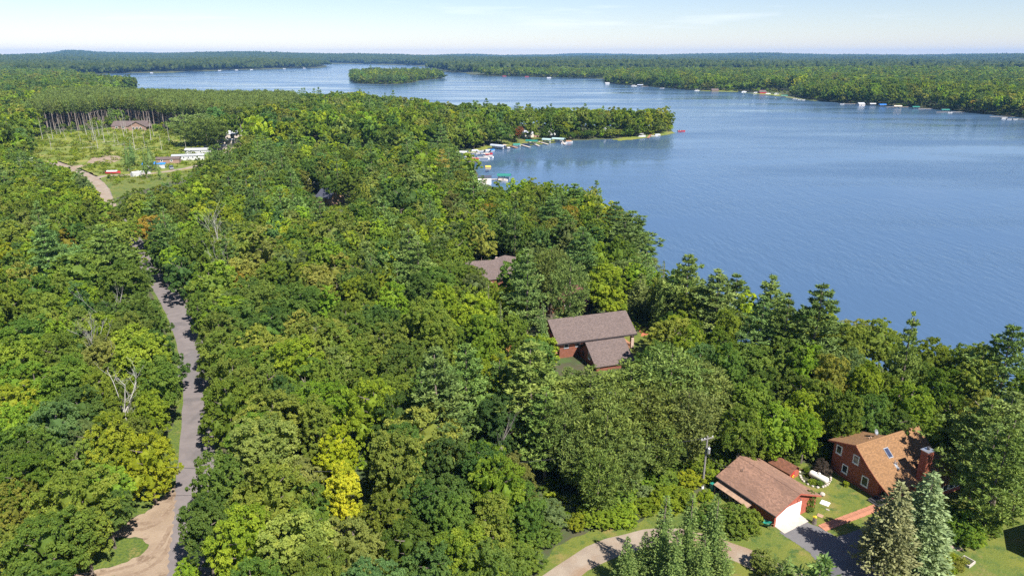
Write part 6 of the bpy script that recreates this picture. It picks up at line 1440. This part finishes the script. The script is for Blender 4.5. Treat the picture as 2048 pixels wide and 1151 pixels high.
# slender bare trunks left standing in the meadow
bt = trunk_mesh('trunk', 77, 'bark_white', r=.013, limbs=2, limb_from=.6, limb_len=.05, bend=.03)
for j in range(46):
    a = rnd.random()
    x, y = (rnd.uniform(85, 200), rnd.uniform(266, 300)) if a < .4 else ((rnd.uniform(200, 260), rnd.uniform(258, 290)) if a < .7 else (rnd.uniform(260, 400), rnd.uniform(262, 300)))
    X0, Y0 = at(x, y)
    if any(math.hypot(X0 - bx, Y0 - by) < br for bx, by, br in BOXES): continue
    t = thing('dead_tree', 'slender bare pale trunk left standing in the cleared meadow', 'tree trunk', (X0, Y0, 3), 0, 'bare trunks in the cleared meadow')
    t.rotation_euler = (R(rnd.uniform(-4, 4)), R(rnd.uniform(-4, 4)), 0)
    o_ = link(bpy.data.objects.new('trunk', bt), t); hh = rnd.uniform(8, 17) if rnd.random() < .6 else rnd.uniform(3, 7); o_.scale = (max(hh, 9), max(hh, 9), hh)
for j in range(7):
    X0, Y0 = at(rnd.uniform(150, 300), rnd.uniform(280, 305))
    t = thing('fallen_tree', 'fallen pale trunk lying in the cleared meadow', 'tree trunk', (X0, Y0, 3.3), rnd.uniform(0, 3), 'fallen trunks in the cleared meadow')
    o_ = link(bpy.data.objects.new('trunk', bt), t); o_.rotation_euler = (R(86), 0, 0); o_.scale = (12, 12, rnd.uniform(8, 14))

# ---------------------------------------------------------------- woods too many to count: instanced trees as one mass
def proto(me, mat):
    m2 = me.copy(); m2.materials.clear(); m2.materials.append(M[mat]); return m2
FARB = [broad_crown('crown', 500 + i, 11 + i, 300, .36, 1.0 + .12 * (i % 3), 'leaf_far', 1, .1) for i in range(6)]
def whole_pine(crown, w, mat):
    """crown with its trunk in one shape, height 1"""
    bm = bmesh.new(); bm.from_mesh(crown); b2 = MB().tube([(0, 0, 0), (0, 0, .95)], [.012, .005], 5, False)
    vs = [bm.verts.new(p) for p in b2.v]
    lay = bm.verts.layers.float.get('tint')
    for f in b2.f:
        q = bm.faces.new([vs[j] for j in f]); q.material_index = 1
    me = bpy.data.meshes.new('pine'); bm.to_mesh(me); bm.free(); me.materials.append(M[mat]); me.materials.append(M['bark_pine']); return me
def patch_mesh(seed, n=90, size=100.0):
    g = np.random.default_rng(seed); v, f = ICO[1]; V, F, T, Nn = [], [], [], 0
    for i in range(n):
        c = g.uniform(-size / 2, size / 2, 2); rr = g.uniform(5.0, 9.5); hh = g.uniform(8, 20)
        q = v * (1 + .22 * g.normal(size=(len(v), 1))) * np.array([rr, rr, rr * .85]) + np.array([c[0], c[1], hh]); V.append(q); T.append(np.full(len(v), np.clip(.5 + g.normal() * .3, 0, 1)) + g.normal(size=len(v)) * .12)
        F += [tuple(Nn + j for j in p) for p in f]; Nn += len(v)
    me = bpy.data.meshes.new('canopy'); me.from_pydata(np.vstack(V).tolist(), [], F)
    a = me.attributes.new('tint', 'FLOAT', 'POINT'); a.data.foreach_set('value', np.clip(np.concatenate(T), 0, 1).astype(np.float32)); me.materials.append(M['leaf_far']); return me

def scatter(name, protos, pick, pos, rot, scale, col):
    """one object: its points carry the instances of the shared shapes"""
    cl = bpy.data.collections.new(name + '_shapes')
    for i, me in enumerate(protos): cl.objects.link(bpy.data.objects.new('shape_%02d' % i, me))
    me = bpy.data.meshes.new(name); n = len(pos)
    me.vertices.add(n); me.vertices.foreach_set('co', pos.astype(np.float32).ravel())
    for nm, ty, key, val in (('pick', 'INT', 'value', pick.astype(np.int32)), ('rot', 'FLOAT_VECTOR', 'vector', np.stack([0 * rot, 0 * rot, rot], 1).astype(np.float32).ravel()), ('scl', 'FLOAT_VECTOR', 'vector', scale.astype(np.float32).ravel()),
                             ('tcol', 'FLOAT_COLOR', 'color', np.hstack([col, np.ones((n, 1))]).astype(np.float32).ravel())):
        a = me.attributes.new(nm, ty, 'POINT'); a.data.foreach_set(key, val)
    o = link(bpy.data.objects.new(name, me)); tag(o, kind='stuff')
    ng = bpy.data.node_groups.new(name, 'GeometryNodeTree')
    ng.interface.new_socket('Geometry', in_out='INPUT', socket_type='NodeSocketGeometry'); ng.interface.new_socket('Geometry', in_out='OUTPUT', socket_type='NodeSocketGeometry')
    N, L = ng.nodes, ng.links
    gi, go, ci_, ip = N.new('NodeGroupInput'), N.new('NodeGroupOutput'), N.new('GeometryNodeCollectionInfo'), N.new('GeometryNodeInstanceOnPoints')
    ci_.inputs['Collection'].default_value = cl; ci_.inputs['Separate Children'].default_value = True; ci_.inputs['Reset Children'].default_value = True
    def attr(nm, ty):
        a = N.new('GeometryNodeInputNamedAttribute'); a.data_type = ty; a.inputs['Name'].default_value = nm; return a.outputs[0]
    ip.inputs['Pick Instance'].default_value = True
    L.new(gi.outputs[0], ip.inputs['Points']); L.new(ci_.outputs[0], ip.inputs['Instance']); L.new(attr('pick', 'INT'), ip.inputs['Instance Index'])
    L.new(attr('rot', 'FLOAT_VECTOR'), ip.inputs['Rotation']); L.new(attr('scl', 'FLOAT_VECTOR'), ip.inputs['Scale']); L.new(ip.outputs[0], go.inputs[0])
    md = o.modifiers.new('scatter', 'NODES'); md.node_group = ng
    return o

P_POS, P_PICK, P_SCL, P_COL = [], [], [], []
MIDF = [proto(m, 'leaf_far') for m in MID]
PINEF = [whole_pine(m, .27, 'needle_far') for m in WPM[:2]] + [whole_pine(m, .15, 'needle_far') for m in RPM[:2]]
SHAPES = MIDF + FARB + PINEF                          # 0-7 mid, 8-13 far, 14-15 white pine, 16-17 red pine
def add_broad(X, Y, r, h, cidx, far):
    Z0 = land_z(X, Y); hz = np.minimum(h * .42, r * 1.35)
    P_POS.append(np.stack([X, Y, Z0 + h - hz * .98], 1)); P_PICK.append(rng.integers(8, 14, len(X)) if far else rng.integers(0, 8, len(X)))
    P_SCL.append(np.stack([r, r, hz / 1.1], 1)); k = rng.uniform(.75, 1.30, (len(X), 1)); P_COL.append(COLARR[cidx] * k * rng.uniform(.93, 1.07, (len(X), 3)))
def add_pine(X, Y, r, h, red):
    P_POS.append(np.stack([X, Y, land_z(X, Y)], 1)); P_PICK.append(rng.integers(16, 18, len(X)) if red else rng.integers(14, 16, len(X)))
    w = .15 if red else .27; P_SCL.append(np.stack([r / w, r / w, h], 1)); P_COL.append(np.array(C['redpine' if red else 'whitepine'])[None] * rng.uniform(.8, 1.25, (len(X), 1)))
X, Y, r, h, ci = REST[0]
ispine = rng.random(len(X)) < .07
add_broad(X[~ispine], Y[~ispine], r[~ispine], h[~ispine], ci[~ispine], False); add_pine(X[ispine], Y[ispine], r[ispine] * .9, h[ispine] * 1.3, False)
add_pine(PX, PY, rng.uniform(2.6, 3.6, len(PX)), rng.uniform(19.5, 23.5, len(PX)), True)
NO_TREE.append(buf(front, 15))
for d0, d1, step, r0, r1, far in ((420, 1300, 8.2, 3.8, 7.0, True), (1300, 2700, 12.5, 5.5, 9.5, True)):
    X, Y = candidates(d0, d1, step, 41); k = tree_free(X, Y, 2.0) & ~inside(PLANT, X, Y); X, Y = X[k], Y[k]
    r = rng.uniform(r0, r1, len(X)); h = rng.uniform(11, 24, len(X)) * (1 + .15 * noise2(X, Y, 40, 2)); Z0 = land_z(X, Y)
    k = ~blocked(X, Y, Z0, r, h); X, Y, r, h = X[k], Y[k], r[k], h[k]; ci = pick_colours(X, Y, True)
    ispine = rng.random(len(X)) < .05 + .05 * (noise2(X, Y, 60, 4) > .3)
    add_broad(X[~ispine], Y[~ispine], r[~ispine], h[~ispine], ci[~ispine], far); add_pine(X[ispine], Y[ispine], r[ispine] * .8, h[ispine] * 1.2, False)
# low trees and bushes right at the water, so that the shores are leafy to the edge
X, Y = candidates(300, 2600, 6.0, 41); sd = lake_sd(X, Y); k = (sd > 1.2) & (sd < 9) & (rng.random(len(X)) < .75); X, Y = X[k], Y[k]
for p in (SHORE_LAWN, MEADOW): k = ~inside(p, X, Y); X, Y = X[k], Y[k]
r, h = rng.uniform(1.8, 3.6, len(X)), rng.uniform(3.5, 9, len(X)); k = ~blocked(X, Y, land_z(X, Y), r, h); add_broad(X[k], Y[k], r[k], h[k], pick_colours(X[k], Y[k], True), True)
fr = np.array([(p.x, p.y) for p in front]); q = fr[rng.integers(0, len(fr), 150)] * rng.uniform(.955, .999, (150, 1)) + rng.normal(size=(150, 2)) * 2; X, Y = q[:, 0], q[:, 1]
k = np.ones(len(X), bool)
for bx, by, br in BOXES: k &= np.hypot(X - bx, Y - by) > br
X, Y = X[k], Y[k]; add_broad(X, Y, rng.uniform(1.2, 2.8, len(X)), rng.uniform(3, 9, len(X)), rng.choice([0, 1, 1, 2, 5], len(X)), True)
pos = np.vstack(P_POS); scatter('forest', SHAPES, np.concatenate(P_PICK), pos, rng.uniform(0, 6.28, len(pos)), np.vstack(P_SCL), np.vstack(P_COL))
# beyond: canopy of whole groves
PATCH = [patch_mesh(600 + i) for i in range(5)]
X, Y = candidates(2650, 14000, 78, 42, .3); sd = lake_sd(X, Y); k = sd > 38; X, Y = X[k], Y[k]; Z0 = land_z(X, Y)
n = noise2(X, Y, 300, 1.2) * .5 + noise2(X, Y, 110, 3) * .5; ca, cb_ = np.array(C['olive']) * .9, np.array(C['dark']) * 1.15
t_ = np.clip(.5 + n * .5 + rng.normal(size=len(X)) * .12, 0, 1)[:, None]; col = .44 * (np.array(C['mid']) * .5 + .5 * (ca * t_ + cb_ * (1 - t_)))  # colour scaled down in place of the self-shadow these smooth crowns lack
s_ = rng.uniform(.95, 1.1, len(X)); scatter('far_forest', PATCH, rng.integers(0, 5, len(X)), np.stack([X, Y, Z0], 1), rng.uniform(0, 6.28, len(X)), np.stack([s_, s_, rng.uniform(.8, 1.35, len(X))], 1), col)
# undergrowth: low bushes on the forest floor, road edges and meadow
BUSH = [broad_crown('bush', 520 + i, 10, 640, .24, .8, 'leaf_far', 1, .2, False) for i in range(4)]
X, Y = candidates(52, 330, 2.7, 43); sd = lake_sd(X, Y); k = sd > 1.5
for p in NO_TREE:
    k &= ~inside(p, X, Y) if p is not NO_TREE[0] else ~inside(buf(ROAD, 3.6), X, Y)
for bx, by, br in BOXES: k &= np.hypot(X - bx, Y - by) > br * .8 + .8
X, Y = X[k], Y[k]; r = rng.uniform(.7, 1.9, len(X)); h = r * rng.uniform(.6, 1.1, len(X))
nr = seg_dist([(p.x, p.y) for p in ROAD], X, Y, False) < 7; r = np.where(nr, r * .6, r); h = np.where(nr, h * .6, h)
ng_ = seg_dist([(p.x, p.y) for p in ROAD], X, Y, False) < 4.6; kk = ~(ng_ & (rng.random(len(X)) < .6)); X, Y, r, h = X[kk], Y[kk], r[kk], h[kk]
xm, ym = candidates(330, 660, 4.0, 41, 1.6); k = inside(MEADOW, xm, ym) & (rng.random(len(xm)) < .45 + .45 * (noise2(xm, ym, 9) > .0)); k &= (seg_dist([(p.x, p.y) for p in ROAD2], xm, ym, False) > 6) & (seg_dist([(p.x, p.y) for p in ROAD], xm, ym, False) > 5); xm, ym = xm[k], ym[k]; rm = rng.uniform(.5, 1.0, len(xm)) * rng.choice([1, 1.4, 2.2, 3.0], len(xm))
ci = np.concatenate([rng.choice([0, 1, 1, 3, 2, 5], len(X)), rng.choice([1, 5, 5, 4, 1, 2], len(xm))])
X, Y, r, h = np.concatenate([X, xm]), np.concatenate([Y, ym]), np.concatenate([r, rm]), np.concatenate([h, rm * rng.uniform(.5, .9, len(xm))])
scatter('undergrowth', BUSH, rng.integers(0, 4, len(X)), np.stack([X, Y, land_z(X, Y) + h * .35], 1), rng.uniform(0, 6.28, len(X)), np.stack([r, r, h], 1), COLARR[ci] * rng.uniform(.8, 1.2, (len(X), 1)))

# ---------------------------------------------------------------- the words that single each tree out
MARKS = [('the red garage', *at(1535, 1000)), ('the cedar house', *at(1760, 950)), ('the log house', *at(1180, 690)), ('the dirt turnoff', *at(300, 1070)), ('the utility pole', *at(1404, 975)), ('the bright yellow trees', *at(690, 985)),
         ('the taupe lake house', *at(985, 560)), ('the vivid green maple', *at(1215, 620)), ('the orange tinged maple', *at(305, 480)), ('the leaning dead tree', *at(462, 590)), ('the spread bare limbs', *at(255, 905)),
         ('the solar roofed cottage', *at(648, 405)), ('the white boathouse', *at(965, 361)), ('the pointed light maple', *at(1022, 660)), ('the gravel drive bend', *at(1250, 1080)), ('the dark road patches', *at(385, 740)), ('the largest dark crown', *at(800, 420)),
         ('the broad tan oak', *at(854, 940)), ('the lone waterside tree', *at(1960, 790)), ('the red pines', *at(1300, 860)), ('the lone big red pine', *at(376, 301)), ('the blue tarp shelters', *at(310, 336)), ('the propane tank', *at(1636, 960)), ('the tall bare grey tree', *at(446, 545)), ('the pale aspen', *at(705, 1140))]
ORD = ['', 'second', 'third', 'fourth', 'fifth', 'sixth', 'seventh', 'eighth', 'ninth', 'tenth', 'eleventh', 'twelfth']
NOUN = dict(broadleaf_tree='broadleaf tree', birch_tree='birch', white_pine='white pine', red_pine='red pine', spruce_tree='spruce', shrub='shrub')
GROUP = dict(broadleaf_tree='broadleaf trees of the mixed forest', birch_tree='birches', white_pine='white pines', red_pine='red pines', spruce_tree='spruces', shrub='shrubs')
by = {}
for T in TREES:
    T[0]['group'] = GROUP[T[5]]
    if T[5] == 'red_pine' and T[7] is None and math.hypot(T[1], T[2]) > 480:
        T[0]['label'] = 'tall bare stemmed red pine along the front of the pine plantation'; T[0]['group'] = 'red pines along the plantation front'
    elif T[7] is None: by.setdefault((T[5], T[6]), []).append(T)
for (kind, col), L in by.items():
    what = WORD[col] + ' ' + NOUN[kind]
    if len(L) == 1 and not any(T[5] == kind and T[6] == col and T[7] for T in TREES):
        L[0][0]['label'] = 'only %s in sight near %s' % (what, min(MARKS, key=lambda m: math.hypot(m[1] - L[0][1], m[2] - L[0][2]))[0]); continue
    rank = {}
    for m in MARKS:
        for i, T in enumerate(sorted(L, key=lambda T: math.hypot(T[1] - m[1], T[2] - m[2]))): rank.setdefault(id(T), []).append((i, math.hypot(T[1] - m[1], T[2] - m[2]), m[0]))
    for T in L:
        i, d, m = min(rank[id(T)], key=lambda q: (q[0] + q[1] / 40))
        T[0]['label'] = ('%s, first of its colour counting from %s' % (what, m)) if i == 0 else '%s, %s of its colour counting from %s' % (what, ORD[i] if i < 12 else '%dth' % (i + 1), m)

# ---------------------------------------------------------------- air
hz = MB(); hz.box((-15200, -700, -3.2), (15200, 15200, 170))
hm = bpy.data.materials.new('haze'); hm.use_nodes = True; hn = hm.node_tree.nodes; hn.clear()
ho, hv = hn.new('ShaderNodeOutputMaterial'), hn.new('ShaderNodeVolumePrincipled')
hv.inputs['Color'].default_value = (0.24, 0.52, 1.0, 1); hv.inputs['Density'].default_value = 0.000054; hv.inputs['Anisotropy'].default_value = 0.0
hm.node_tree.links.new(hv.outputs['Volume'], ho.inputs['Volume'])
tag(hz.build('haze', hm), kind='stuff')
